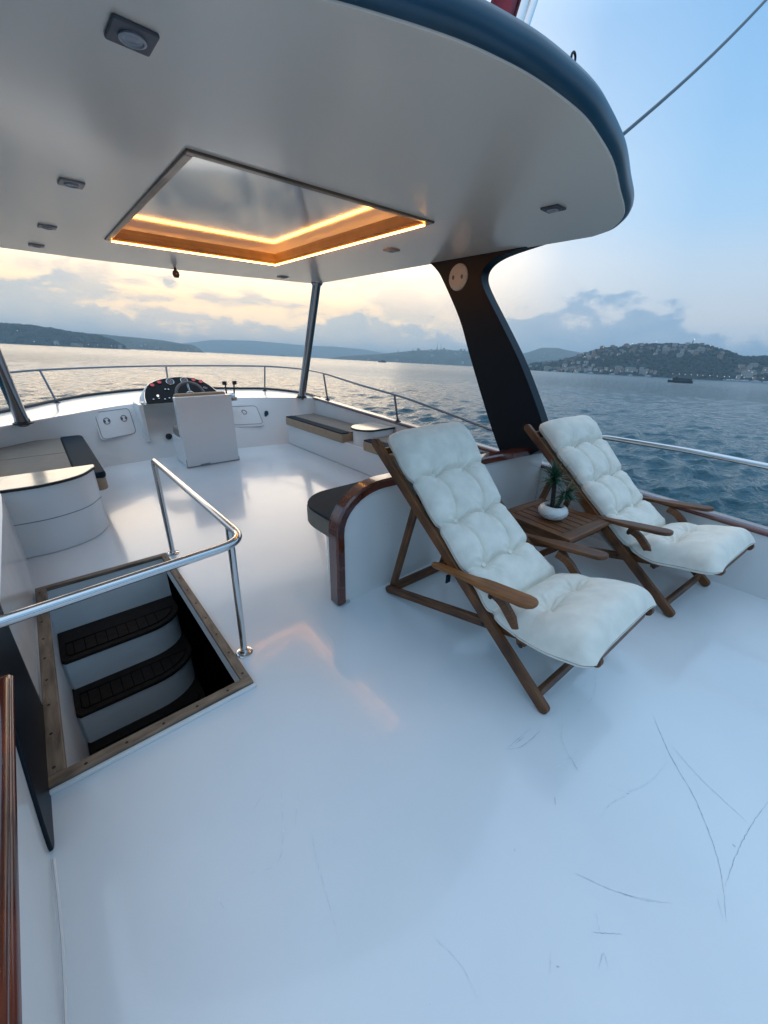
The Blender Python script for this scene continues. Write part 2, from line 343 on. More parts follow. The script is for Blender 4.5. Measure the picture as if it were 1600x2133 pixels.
# ================================================================ SETTING : deck
OX0, OX1, OY0, OY1 = -.288, .420, 1.335, 2.805            # companionway opening (outside of frame)
bm = BM()
ys = [-3.6, OY0+.02, OY1-.02, 6.2]; xs = [-.62, OX0+.02, OX1-.02, 3.3]
gv = [[bm.verts.new((x, y, 0)) for x in xs] for y in ys]
for j in range(3):
    for i in range(3):
        if (i, j) != (1, 1): bm.faces.new((gv[j][i], gv[j][i+1], gv[j+1][i+1], gv[j+1][i]))
def deck_mat():
    m, nt, b = newmat('white_deck_paint'); N = nt.nodes; L = nt.links
    tc = N.new('ShaderNodeTexCoord')
    n1 = N.new('ShaderNodeTexNoise'); n1.inputs['Scale'].default_value = 1.1; n1.inputs['Detail'].default_value = 6; L.new(tc.outputs['Object'], n1.inputs['Vector'])
    r = N.new('ShaderNodeValToRGB'); L.new(n1.outputs['Fac'], r.inputs[0]); r.color_ramp.elements[0].position = .3; r.color_ramp.elements[1].position = .7
    r.color_ramp.elements[0].color = (.675, .705, .73, 1); r.color_ramp.elements[1].color = (.77, .79, .80, 1)
    # sparse specks
    v = N.new('ShaderNodeTexVoronoi'); v.inputs['Scale'].default_value = 5.5; L.new(tc.outputs['Object'], v.inputs['Vector'])
    lt = N.new('ShaderNodeMath'); lt.operation = 'LESS_THAN'; L.new(v.outputs['Distance'], lt.inputs[0]); lt.inputs[1].default_value = .018
    mx = N.new('ShaderNodeMix'); mx.data_type = 'RGBA'; L.new(r.outputs[0], mx.inputs[6]); mx.inputs[7].default_value = (.40, .42, .45, 1)
    ml = N.new('ShaderNodeMath'); ml.operation = 'MULTIPLY'; L.new(lt.outputs[0], ml.inputs[0]); L.new(n1.outputs['Fac'], ml.inputs[1]); L.new(ml.outputs[0], mx.inputs[0]); L.new(mx.outputs[2], b.inputs['Base Color'])
    mr = N.new('ShaderNodeMapRange'); L.new(n1.outputs['Fac'], mr.inputs[0]); mr.inputs[1].default_value = .35; mr.inputs[2].default_value = .65; mr.inputs[3].default_value = .13; mr.inputs[4].default_value = .24
    L.new(mr.outputs[0], b.inputs['Roughness']); b.inputs['Coat Weight'].default_value = .5; b.inputs['Coat Roughness'].default_value = .07
    n2 = N.new('ShaderNodeTexNoise'); n2.inputs['Scale'].default_value = 5; n2.inputs['Detail'].default_value = 4; L.new(tc.outputs['Object'], n2.inputs['Vector'])
    b2 = N.new('ShaderNodeBump'); b2.inputs['Strength'].default_value = .13; b2.inputs['Distance'].default_value = .006; L.new(n2.outputs['Fac'], b2.inputs['Height'])
    n3 = N.new('ShaderNodeTexNoise'); n3.inputs['Scale'].default_value = 260; L.new(tc.outputs['Object'], n3.inputs['Vector'])
    b3 = N.new('ShaderNodeBump'); b3.inputs['Strength'].default_value = .22; b3.inputs['Distance'].default_value = .001; L.new(n3.outputs['Fac'], b3.inputs['Height']); L.new(b2.outputs[0], b3.inputs['Normal'])
    L.new(b3.outputs[0], b.inputs['Normal']); L.new(b2.outputs[0], b.inputs['Coat Normal'])
    return m
deck = tag(obj('deck', bm, deck_mat(), smooth=False), kind='structure')

# scuffs and scratches worn into the paint: hairline ribbons 0.6 mm proud of the deck
def ribbon(bm, pts, w, z=.0006, jit=.003):
    P = resample(smooth_curve([(p[0], p[1], z) for p in pts], 6), max(6, len(pts)*9)); V = []
    for i, p in enumerate(P):
        d = (P[min(i+1, len(P)-1)]-P[max(i-1, 0)]).normalized(); s = Vector((-d.y, d.x, 0)); t = i/(len(P)-1)
        ww = w*(.35+.65*math.sin(math.pi*min(1, max(0, t))))*(.6+.8*random.random()); q = p+s*random.uniform(-jit, jit)*.35
        V.append((bm.verts.new(q-s*ww/2), bm.verts.new(q+s*ww/2)))
    for a, b in zip(V, V[1:]): bm.faces.new((a[0], a[1], b[1], b[0]))
SCR = [(2.2, [(1.608, 0.133), (1.475, 0.036), (1.383, -0.052), (1.306, -0.105), (1.218, -0.156), (1.149, -0.182), (1.060, -0.206)]),
 (1.8, [(1.550, -0.226), (1.414, -0.203), (1.276, -0.190), (1.153, -0.186)]),
 (1.7, [(1.533, 0.052), (1.490, -0.013), (1.457, -0.077), (1.428, -0.158), (1.412, -0.201)]),
 (1.2, [(1.184, 0.158), (1.216, 0.095), (1.318, 0.056), (1.444, 0.041)]),
 (1.2, [(1.319, 0.371), (1.245, 0.347), (1.194, 0.300), (1.153, 0.241)]),
 (1.2, [(1.239, 0.273), (1.148, 0.285), (1.083, 0.299)]),
 (2.0, [(1.182, 0.278), (1.156, 0.238)]),
 (1.8, [(1.026, 0.449), (1.098, 0.445), (1.177, 0.438)]),
 (2.2, [(1.029, 0.447), (1.083, 0.418), (1.201, 0.407)]),
 (1.8, [(1.076, 0.441), (1.125, 0.434)]),
 (1.2, [(0.851, 0.104), (0.887, 0.031), (0.937, -0.044), (0.992, -0.099)]),
 (1.9, [(0.764, 0.015), (0.819, -0.036)]),
 (1.3, [(0.809, 0.026), (0.781, 0.004)]),
 (1.4, [(0.706, -0.023), (0.746, -0.019), (0.725, -0.039)]),
 (1.3, [(0.647, 0.069), (0.598, 0.045)]),
 (3.0, [(1.005, 0.248), (0.983, 0.232)]),
 (4, [(1.300, -0.175), (1.297, -0.184)]),
 (2.2, [(0.771, 0.250), (0.762, 0.246)]),
 (3, [(1.207, 0.095), (1.213, 0.087)]),
 (2.5, [(0.632, 0.046), (0.638, 0.041)]),
 (1.2, [(1.056, 0.119), (1.129, 0.115), (1.201, 0.090)]),
 (1.1, [(1.102, -0.179), (1.076, -0.191), (1.061, -0.201)]),
 (1.4, [(0.126, 0.708), (0.199, 0.676), (0.249, 0.729), (0.310, 0.864)]),
 (1.2, [(0.246, 0.877), (0.204, 0.855)]),
 (1.3, [(0.342, 0.807), (0.291, 0.729)]),
 (1.4, [(0.319, 0.676), (0.296, 0.610), (0.270, 0.506), (0.248, 0.427)]),
 (1.2, [(0.043, 0.722), (0.049, 0.665)]),
 (1.3, [(1.713, 0.416), (1.532, 0.349), (1.326, 0.365)]),
 (1.1, [(1.628, 0.146), (1.474, 0.034), (1.459, -0.001)]),
 (1.1, [(0.853, 0.102), (0.904, 0.003), (0.974, -0.082)]),
 (1.3, [(1.301, 0.415), (1.442, 0.423), (1.606, 0.392)]),
 (1.1, [(0.626, 0.999), (0.740, 0.920), (0.825, 0.806)]),
 (1.0, [(0.437, 0.280), (0.454, 0.199), (0.440, 0.131)])]
bm = BM()
for w, pts in SCR: 
    if w >= 1.6: ribbon(bm, pts, w*.0008)
tag(obj('scratch', bm, M['scuff'], deck, smooth=False), 'dark grey scratch lines worn into the white deck paint')
bm = BM()
for w, pts in SCR:
    if w < 1.6: ribbon(bm, pts, w*.0011)
tag(obj('scratch', bm, M['scufflight'], deck, smooth=False), 'faint thin scuffs on the white deck paint')

# ================================================================ companionway
cw = thing('companionway', 'open stairwell hatch in the white deck with teak frame and curved black steps', 'stairwell', ((OX0+OX1)/2, (OY0+OY1)/2, 0))
cx, cy = (OX0+OX1)/2, (OY0+OY1)/2; hx, hy = (OX1-OX0)/2, (OY1-OY0)/2; fw = .040
def at_cw(x0, x1, y0, y1): return x0-cx, x1-cx, y0-cy, y1-cy
bm = BM()      # mitre-free teak frame bars
box(bm, -hx, hx, -hy, -hy+fw+.006, .004, .026); box(bm, -hx, hx, hy-fw, hy, .004, .026)
box(bm, -hx, -hx+fw+.012, -hy+fw+.006, hy-fw, .004, .0255); box(bm, hx-fw, hx, -hy+fw+.006, hy-fw, .004, .0255)
fr = obj('frame', bm, M['old_teak'], cw, bevel=.004)
for x_, y_ in [(k*(hx-fw*.5), t*hy) for t in np.linspace(-.9, .9, 9) for k in (-1, 1)]+[(t*hx, -hy+fw*.5) for t in (-.7, -.35, 0, .35, .7)]:
    bm = BM(); lathe(bm, [(.0055, .0255), (.0055, .0268), (0, .0272)], 8, (x_, y_, 0)); obj('screw', bm, M['stem'], fr)
bm = BM(); box(bm, -hx-.004, hx+.005, -hy-.016, -hy-.001, 0.001, .017)
obj('edge_strip', bm, M['gelcoat'], cw, bevel=.003)
bm = BM()      # well lining : four walls going down, open top
wx0, wx1, wy0, wy1 = -hx+.022, hx-.03, -hy+.03, hy-.03
for (xa, ya, xb, yb_, dz) in ((wx0, wy1, wx1, wy1, -.62), (wx0, wy0, wx0, wy1, -1.1), (wx1, wy1, wx1, wy0, -.11), (wx1, wy0, wx0, wy0, -.11)):
    v = [bm.verts.new(p) for p in ((xa, ya, .003), (xb, yb_, .003), (xb, yb_, dz), (xa, ya, dz))]; bm.faces.new(v)
bmesh.ops.remove_doubles(bm, verts=bm.verts[:], dist=1e-5)
obj('well_wall', bm, M['stairwhite'], cw, smooth=False)
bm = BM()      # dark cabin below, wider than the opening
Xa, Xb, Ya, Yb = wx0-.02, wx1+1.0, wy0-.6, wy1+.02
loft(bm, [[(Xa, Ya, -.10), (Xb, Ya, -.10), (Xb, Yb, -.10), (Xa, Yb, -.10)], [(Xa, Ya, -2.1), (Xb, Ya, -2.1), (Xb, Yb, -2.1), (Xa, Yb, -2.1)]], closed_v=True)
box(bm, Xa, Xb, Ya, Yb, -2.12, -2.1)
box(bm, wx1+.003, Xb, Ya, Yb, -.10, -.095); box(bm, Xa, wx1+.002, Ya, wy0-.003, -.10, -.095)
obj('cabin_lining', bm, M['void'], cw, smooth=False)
def step_outline(yb, yf, x0, x1, r):
    pts = [(x0, yb), (x0, yf+.02), (x0+.015, yf)]
    c = (x1-r, yf+r*.75)
    for k in range(9): a = R_(-90+90*k/8); pts.append((c[0]+r*math.cos(a), c[1]+r*.75*math.sin(a)))
    pts.append((x1, yb)); return pts
zs = (-.30, -.52, -.75, -.98); yb = 2.775
for i, z in enumerate(zs):
    yf = (2.455, 2.235, 2.00, 1.77)[i]; x1 = (OX1-.03, OX1-.035, OX1-.05, OX1-.06)[i]; rr = (.22, .26, .30, .3)[i]
    st = step_outline(2.775, yf+.012, OX0+.022, x1-.012, rr)
    bm = BM(); prism(bm, [(a-cx, b-cy) for a, b in st], z-.24, z-.026); s = obj('step', bm, M['stairwhite'], cw, bevel=.004)
    tr = step_outline(2.775, yf, OX0+.024, x1, rr)
    bm = BM(); prism(bm, [(a-cx, b-cy) for a, b in tr], z-.026, z); obj('tread', bm, M['tread'], s, bevel=.006)
    bm = BM()                          # raised non-slip ribs on the tread
    ins = step_outline(min(2.74, yf+.17), yf+.035, OX0+.055, x1-.035, rr*.85)
    tube(bm, [(a-cx, b-cy, z+.003) for a, b in ins], .0035, 6, closed=True)
    for k in range(9):
        x = OX0+.09+k*.055; box(bm, x-cx, x-cx+.004, yf+.037-cy, min(2.735, yf+.165)-cy, z+.0005, z+.005)
    obj('grip_pattern', bm, M['pattern'], s)

# ================================================================ bulwarks
def capz(y): return .385+.042*y
top_in = smooth_curve([(-.50, 4.95, .62), (-.34, 5.02, .62), (-.12, 5.22, .62), (.24, 5.50, .62), (.60, 5.80, .62), (.94, 5.98, .62), (1.60, 6.08, .62), (2.23, 5.88, .62), (2.84, 5.53, .62), (3.02, 5.37, .62), (3.14, 5.25, .615)], 5)
outer = smooth_curve([(-.62, 5.5, .61), (-.42, 5.92, .61), (-.16, 6.27, .61), (.19, 6.80, .61), (.67, 7.28, .61), (1.37, 7.60, .61), (2.0, 7.45, .61), (2.7, 7.0, .61), (3.08, 6.72, .61), (3.30, 5.95, .61), (3.22, 5.25, .61)], 5)
bott = smooth_curve([(-.50, 5.20, 0), (-.2, 5.36, 0), (.30, 5.46, 0), (1.0, 5.48, 0), (1.9, 5.42, 0), (2.64, 5.30, 0), (3.14, 5.22, 0)], 5)
K = 60; TI, OU, BO = resample(top_in, K), resample(outer, K), resample(bott, K)
def wall_pt(x, z, off=0.0):
    """point on the leaning inner face of the forward bulwark"""
    q = [BO[k].lerp(TI[k], z/.62) for k in range(K)]; y = float(np.interp(x, [v.x for v in q], [v.y for v in q])); p = Vector((x, y, z))
    return Vector((x, p.y-off, z))
fb = thing('forward_bulwark', 'white curved forward bulwark wrapping the helm, with locker panels and black rubber edge', 'bulwark')
bm = BM()
loft(bm, [[p for p in BO], [p for p in TI]])
obj('inner_face', bm, M['gelcoat'], fb)
bm = BM(); rows = [TI]
rows = [[p+Vector((0, 0, -.02)) for p in TI], [p+Vector((0, 0, 0)) for p in TI]]
for t in (.03, .10, .2, .4, .6, .8, 1.0):
    rows.append([TI[k].lerp(OU[k], t)+Vector((0, 0, .012*math.sin(math.pi*min(1, t*3))*.6 if t < .34 else 0)) for k in range(K)])
rows.append([p+Vector(((p.x-1.3)*.02, .06, -.25)) for p in OU]); rows.append([Vector((1.35+(p.x-1.35)*.93, p.y+.5, SEA-.6)) for p in OU])
loft(bm, rows); obj('fore_shelf', bm, M['gelcoat'], fb, ang=60)
bm = BM(); tube(bm, [p+Vector((0, .0, .012)) for p in OU], .022, 8); obj('rubber_edge', bm, M['black'], fb)
def panel(name, x0, x1, z0, z1, parent, m, off=-.004, th=.022, r=.05):
    o = wall_pt((x0+x1)/2, (z0+z1)/2); a, b = wall_pt(x0, (z0+z1)/2), wall_pt(x1, (z0+z1)/2); lo, hi = wall_pt((x0+x1)/2, z0), wall_pt((x0+x1)/2, z1)
    ux = (b-a).normalized(); uz = (hi-lo).normalized(); nn = ux.cross(uz)
    pts = [o+ux*p[0]+uz*p[1]+nn*(off+th/2) for p in rrect(-(b-a).length/2, (b-a).length/2, -(hi-lo).length/2, (hi-lo).length/2, r)]
    bm = BM(); extr(bm, pts, nn*th); ob = obj(name, bm, m, parent, bevel=.002); return ob, o, ux, uz, nn
def seam_of(o, ux, uz, nn, w, h, parent, r=.05):
    bm = BM(); tube(bm, [o+ux*p[0]+uz*p[1]+nn*.019 for p in rrect(-w/2, w/2, -h/2, h/2, r)], .004, 6, closed=True); obj('seam', bm, M['seam'], parent)
pn, o, ux, uz, nn = panel('locker_panel', .43, .84, .29, .585, fb, M['gelcoat']); seam_of(o, ux, uz, nn, .42, .33, pn)
for dx in (-.10, .11):
    bm = BM(); c = o+ux*dx+uz*.045+nn*.021; tube(bm, [c+ux*.038*math.cos(a)+uz*.038*math.sin(a) for a in np.linspace(0, 2*math.pi, 20, endpoint=False)], .0035, 6, closed=True)
    for sgn in (-1, 1): extr(bm, [c+ux*(sgn*.024+.011*math.cos(a))+uz*.018*math.sin(a) for a in np.linspace(0, 2*math.pi, 10, endpoint=False)], nn*.004)
    obj('vent_ring', bm, M['greyplastic'], pn)
pn, o, ux, uz, nn = panel('locker_panel', 2.02, 2.42, .245, .53, fb, M['gelcoat']); seam_of(o, ux, uz, nn, .41, .30, pn)
bm = BM(); tube(bm, [o+ux*(.005+a)+uz*(.05+b)+nn*.021 for a, b in ((-.03, .02), (-.01, .035), (.02, .03), (.035, 0), (.02, -.03), (-.01, -.035), (-.02, -.005))], .0045, 6, closed=True)
obj('latch', bm, M['greyplastic'], pn)
for x, z in ((.96, .50), (2.50, .405)):
    c = wall_pt(x, z, .012); bm = BM(); extr(bm, [c+Vector((a, 0, b)) for a, b in ((-.03, -.04), (.03, -.04), (.032, .015), (.018, .045), (-.018, .045), (-.032, .015))], (0, .02, 0)); obj('switch_cover', bm, M['navy'], fb, bevel=.006)
for x0, x1 in ((.90, .945), (1.86, 1.90)):      # cheeks framing the foot recess under the dashboard
    a, b = wall_pt(x0, .2), wall_pt(x0, .62); bm = BM(); box(bm, x0, x1, a.y-.045, b.y+.01, .2, .655); obj('helm_cheek', bm, M['gelcoat'], fb, bevel=.01)
bm = BM(); c = wall_pt(1.17, .23, .02); lathe(bm, [(.035, 0), (.04, .02), (.02, .05), (0, .055)], 14, c, mat=Matrix.Rotation(R_(90), 3, 'X')); obj('socket', bm, M['black'], fb)

def side_bulwark(name, label, pts_in, sgn, y_cap0, y_cap1, capw):
    """pts_in: inner face plan points from aft to forward; sgn +1 starboard, -1 port"""
    t = thing(name, label, 'bulwark'); P = resample([(x, y, 0) for x, y in pts_in], 50)
    bm = BM()
    rows = [[(p.x, p.y, -.01) for p in P], [(p.x, p.y, capz(p.y)) for p in P], [(p.x+sgn*.08, p.y, capz(p.y)) for p in P], [(p.x+sgn*.14, p.y, -.3) for p in P], [(p.x+sgn*.10, p.y, -1.5) for p in P], [(p.x-sgn*.25, p.y, SEA-.6) for p in P]]
    loft(bm, rows); obj('side_wall', bm, M['gelcoat'], t, ang=50)
    bm = BM(); Q = [p for p in P if y_cap0 <= p.y <= y_cap1]
    ih = .012 if sgn > 0 else .036
    prof = [(-ih, .002), (-ih-.004, .014), (-ih+.004, .026), (-ih+.012, .030), (capw-.01, .030), (capw, .02), (capw, .002)]
    loft(bm, [[Vector((p.x+sgn*a, p.y, capz(p.y)+b)) for p in Q] for a, b in prof])
    bmesh.ops.contextual_create(bm, geom=[e for e in bm.edges if e.is_boundary and abs(e.verts[0].co.y-Q[-1].y) < 1e-4 and abs(e.verts[1].co.y-Q[-1].y) < 1e-4])
    uv = bm.loops.layers.uv.active
    for f in bm.faces:
        for lp in f.loops: lp[uv].uv = (lp.vert.co.y, lp.vert.co.x*1.0+lp.vert.co.z)
    obj('cap_rail', bm, M['mahogany'], t, ang=60)
    return t
side_bulwark('starboard_bulwark', 'white starboard bulwark with mahogany cap rail beside the loungers and sea', [(3.05, -3.6), (3.10, 0), (3.12, 1.5), (3.12, 3.5), (3.13, 5.3)], 1, -3.6, 5.32, .10)
side_bulwark('port_bulwark', 'white port bulwark with dark red mahogany cap at the left edge', [(-.275, -3.6), (-.290, 0), (-.297, 1.3), (-.30, 2.9), (-.31, 3.2), (-.43, 3.5), (-.45, 5.1)], -1, -3.6, 1.40, .30)
bm = BM()
tube(bm, [(-.275+.0, y, capz(y)+.029) for y in np.linspace(-3.4, 1.36, 12)], .012, 10)
uvl = bm.loops.layers.uv.active
for f in bm.faces:
    for lp in f.loops: lp[uvl].uv = (lp.vert.co.y, lp.vert.co.x+lp.vert.co.z)
obj('cap_bead', bm, M['mahogany'], [o for o in BOAT if o.name == 'port_bulwark'][0])
bm = BM(); tube(bm, [(-.288+.004*math.sin(y*9), y, .001) for y in np.linspace(-3.4, 1.10, 40)], .0035, 6); obj('seam', bm, M['gelcoat'], [o for o in BOAT if o.name == 'port_bulwark'][0])
bm = BM()
rows = []
for z, s in ((-.03, 1), (-1.5, .98), (SEA-.6, .86)):
    rows.append([Vector((1.4+(x-1.4)*s, y, z)) for x, y in ((-.42, -3.7), (3.18, -3.7), (3.2, 5.0), (-.5, 5.0))])
loft(bm, rows, closed_v=True); obj('hull_side', bm, M['gelcoat'], fb, smooth=False)

# partition behind the loungers with the varnished rounded trim
pt = thing('partition', 'low white partition behind the loungers edged by a rounded varnished mahogany trim', 'partition')
path = [(1.065, .012), (1.065, .46)]
for k in range(1, 9):
    a = R_(180-90*k/8); path.append((1.065+.27+.27*math.cos(a), .46+.205*math.sin(a)))
path += [(1.8, .655), (2.3, .637), (2.75, .615), (3.11, .595)]
bm = BM(); extr(bm, [(x, 1.60, z) for x, z in [(1.068, .0)]+path[1:]]+[(3.11, 1.60, .0)], (0, .055, 0)); obj('panel', bm, M['gelcoat'], pt, ang=30)
bm = BM(); P = resample([(x, 0, z) for x, z in path], 60); rows = []
for i, p in enumerate(P):
    d = (P[min(i+1, 59)]-P[max(i-1, 0)]).normalized(); n = Vector((-d.z, 0, d.x))
    w0, w1 = 1.555, 1.648
    rows.append([p+n*o+Vector((0, y, 0)) for o, y in ((-.004, w0), (.034, w0), (.044, w0+.012), (.044, w1-.012), (.034, w1), (-.004, w1))])
V = loft(bm, rows, closed_v=True); bm.faces.new(V[0][::-1]); bm.faces.new(V[-1]); uvl = bm.loops.layers.uv.active
idx = {}
for i, r in enumerate(V):
    for v in r: idx[v] = i
for f in bm.faces:
    for lp in f.loops: lp[uvl].uv = (idx[lp.vert]*.04, lp.vert.co.y*1.0+lp.vert.co.z*.05)
obj('trim', bm, M['mahogany'], pt, ang=35)
bm = BM(); box(bm, 1.055, 1.10, 1.555, 1.60, .0, .018); obj('steel_foot', bm, M['chrome'], pt, bevel=.003)
bm = BM(); lathe(bm, [(.006, 0), (.008, .012), (0, .018)], 10, (1.53, 1.553, .585), mat=Matrix.Rotation(R_(90), 3, 'X')); obj('hook', bm, M['black'], pt)

# ================================================================ hardtop
ZC = 2.04
aft = [(2.896, 1.408), (2.80, 1.26), (2.55, 1.10), (2.16, .975), (1.86, .885), (1.614, .835), (1.435, .812), (1.215, .815), (1.06, .835), (.90, .872), (.674, .955), (.45, 1.06), (.15, 1.22), (-.15, 1.42), (-.33, 1.62)]
outl = [(2.905, 4.70), (2.892, 2.75)]+aft+[(-.34, 3.0), (-.34, 4.55), (.06, 4.84), (.6, 4.90), (1.315, 4.915), (2.0, 4.85), (2.516, 4.76)]
ht = thing('hardtop', 'overhanging white hardtop roof with a rounded navy aft rim above the deck', 'roof')
A3 = [Vector((x, y, 0)) for x, y in outl]
curve = smooth_curve([A3[1], A3[1].lerp(A3[2], .6)], 4)[:-1]+smooth_curve([Vector((x, y, 0)) for x, y in aft], 6)
ring = [A3[0]]+curve+[A3[k] for k in range(2+len(aft), len(A3))]
nr = len(ring); cen = Vector((1.3, 3.0, 0))
def outn(i):
    d = (ring[(i+1) % nr]-ring[i-1]).normalized(); n = Vector((-d.y, d.x, 0))
    return n if n.dot(ring[i]-cen) > 0 else -n
NN = [outn(i) for i in range(nr)]
HX0, HX1, HY0, HY1 = .634, 1.965, 1.885, 3.842       # skylight frame, outside
bm = BM()      # underside with rectangular hole: bridge ring to rectangle
import mathutils
rect = []
def on_rect(p):
    c = Vector(((HX0+HX1)/2, (HY0+HY1)/2, 0)); d = p-c; sx = ((HX1-HX0)/2-.02)/max(abs(d.x), 1e-6); sy = ((HY1-HY0)/2-.02)/max(abs(d.y), 1e-6); return c+d*min(sx, sy)
polys = [[(p.x, p.y) for p in ring]]
hole = [(HX0+.02, HY0+.02), (HX1-.02, HY0+.02), (HX1-.02, HY1-.02), (HX0+.02, HY1-.02)]
edges = []
for lp_ in ([(p.x, p.y) for p in ring], hole):
    bv = [bm.verts.new((a, b, ZC)) for a, b in lp_]; edges += [bm.edges.new((bv[k], bv[(k+1) % len(bv)])) for k in range(len(bv))]
bmesh.ops.triangle_fill(bm, use_beauty=True, use_dissolve=False, edges=edges, normal=(0, 0, -1))
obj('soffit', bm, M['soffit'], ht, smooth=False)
def rim_rows(prof): return [[ring[i]+NN[i]*a+Vector((0, 0, b)) for i in range(nr)] for a, b in prof]
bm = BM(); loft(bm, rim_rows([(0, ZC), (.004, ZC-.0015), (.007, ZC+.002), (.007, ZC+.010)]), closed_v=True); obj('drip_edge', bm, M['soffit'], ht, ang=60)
bm = BM(); loft(bm, rim_rows([(.007, ZC+.003), (.020, ZC+.004), (.032, ZC+.016), (.037, ZC+.034), (.035, ZC+.054), (.023, ZC+.072), (.004, ZC+.084), (-.03, ZC+.089), (-.1, ZC+.09)]), closed_v=True); obj('rim', bm, M['navy'], ht, ang=60)
bm = BM(); bm.faces.new([bm.verts.new(ring[i]-NN[i]*.09+Vector((0, 0, ZC+.0895))) for i in range(nr)]); obj('roof_top', bm, M['navy'], ht, smooth=False)
# skylight : teak frame, recess walls, led strips, mirror-like glass
sk = thing('skylight', 'rectangular skylight in the roof with teak frame and glowing amber led strips', 'skylight', ((HX0+HX1)/2, (HY0+HY1)/2, ZC))
sx, sy = (HX1-HX0)/2, (HY1-HY0)/2; f = .035
bm = BM()
box(bm, -sx, sx, -sy, -sy+f, -.010, .012); box(bm, -sx, sx, sy-f, sy, -.010, .012); box(bm, -sx, -sx+f, -sy+f, sy-f, -.010, .0115); box(bm, sx-f, sx, -sy+f, sy-f, -.010, .0115)
obj('frame', bm, M['frame_teak'], sk, bevel=.004)
bm = BM(); i0, j0 = sx-f+.004, sy-f+.004; hz = .072
loft(bm, [[(-i0, -j0, .0), (i0, -j0, .0), (i0, j0, .0), (-i0, j0, .0)], [(-i0, -j0, hz), (i0, -j0, hz), (i0, j0, hz), (-i0, j0, hz)]], closed_v=True)
obj('recess_wall', bm, M['recess'], sk, smooth=False)
bm = BM(); box(bm, -i0, i0, -j0, j0, hz, hz+.006); obj('pane', bm, M['glass'], sk, smooth=False)
g = sx-f-.001; h = sy-f-.001
for a, q in (((-g, g-.007, h-.006, h), 0), ((g-.006, g, -h+.007, h), 0)):
    bm = BM(); box(bm, *a, -.021+q*1.2, -.012+q*1.2); obj('led_strip', bm, M['led'], sk, smooth=False)
# ceiling spotlights
M['ringplastic'] = paint('lamp_ring_plastic', (.42, .40, .42), rough=.4)
M['fixture'] = paint('fixture_plastic', (.34, .30, .29), rough=.45, var=.05)
def spot(x, y, s, name, label):
    t = thing(name, label, 'ceiling light', (x, y, ZC), R_(2), 'square spotlights under the hardtop')
    bm = BM(); prism(bm, rrect(-s, s, -s, s, .006), -.009, 0); obj('housing', bm, M['greyplastic'] if y < 1.6 else M['fixture'], t, bevel=.003)
    bm = BM(); lathe(bm, [(.60*s, -.009), (.62*s, -.013), (.50*s, -.015), (.46*s, -.011)], 24); obj('ring', bm, M['ringplastic'], t)
    bm = BM(); lathe(bm, [(.46*s, -.0095), (.3*s, -.0115), (0, -.012)], 20); obj('lens', bm, M['lens'], t)
    return t
L_ = ['square grey spotlight closest to the camera, top left of the ceiling', 'square spotlight left of the skylight, second from the camera', 'third square spotlight in the left row, toward the bow', 'farthest square spotlight in the left row at the roof front edge',
      'square spotlight on the ceiling over the loungers near the roof end', 'square spotlight right of the skylight washed in amber light', 'square spotlight by the front right corner of the roof']
for (x, y), l in zip(((.366, 1.346), (.352, 2.63), (.31, 3.71), (.277, 4.50), (2.205, 1.30), (2.284, 2.62), (2.356, 4.50)), L_): spot(x, y, .047, 'ceiling_spotlight', l)
bm = BM(); lathe(bm, [(.012, 0), (.014, -.02), (.03, -.035), (.034, -.06), (.022, -.085), (0, -.09)], 16, (0, 0, 0)); kn = tag(obj('hanging_knob', bm, M['mahogany']), 'small dark knob hanging under the roof front edge', 'ceiling lamp'); kn.location = (1.345, 4.80, ZC)  # small hanging knob of unknown use, gives no light
# pad eye on rim, stay cable, flag and chrome pipes on the roof
bm = BM(); c = Vector((1.350, 0.810, 2.122)); tube(bm, [c+Vector((.011*math.cos(a), -.004, .008+.012*math.sin(a))) for a in np.linspace(0, 2*math.pi, 16, endpoint=False)], .0032, 8, closed=True)
box(bm, c.x-.018, c.x+.018, c.y-.004, c.y+.016, c.z-.009, c.z-.003); tag(obj('pad_eye', bm, M['black']), 'small black ring bolted on the navy roof rim', 'pad eye')
ppx = [((1.41, 1.12, 2.13), (1.97, 1.40, 2.90), .024, 'flagpole', 'chrome flagpole rising from the roof, left of the pair'), ((1.44, 1.125, 2.13), (1.99, 1.36, 2.86), .018, 'antenna_pole', 'darker chrome antenna pole on the roof, right of the pair')]
for i, (a, b, rr, nm, lb) in enumerate(ppx):
    bm = BM(); tube(bm, [a, b], rr, 14); lathe(bm, [(rr*1.5, -.004), (rr*1.5, .012), (rr, .02)], 16, a); tag(obj(nm, bm, M['chrome']), lb, 'pole')
fa, fb_ = Vector(ppx[0][0]), Vector(ppx[0][1])
bm = BM(); rows = []
for k in range(9):
    t = k/8; rows.append([fa.lerp(fb_, .12+.8*v)+Vector((-.03-.18*t, -.02+.02*math.sin(t*9+v*3), -.06*t)) for v in np.linspace(0, 1, 10)])
loft(bm, rows); fl = tag(obj('flag', bm, M['flagred']), 'dark red flag furled beside the chrome roof poles', 'flag')
md = fl.modifiers.new('thick', 'SOLIDIFY'); md.thickness = .003
sa, sb = [2.013, 0.963, 2.16], [3.716, 0.992, 3.3]
bm = BM(); tube(bm, [Vector(sa).lerp(Vector(sb), k/10)+Vector((0, 0, -.03*math.sin(math.pi*k/10))) for k in range(11)], .0075, 8); tag(obj('stay_cable', bm, M['cable']), 'thin dark stay cable running from the roof into the sky', 'cable')

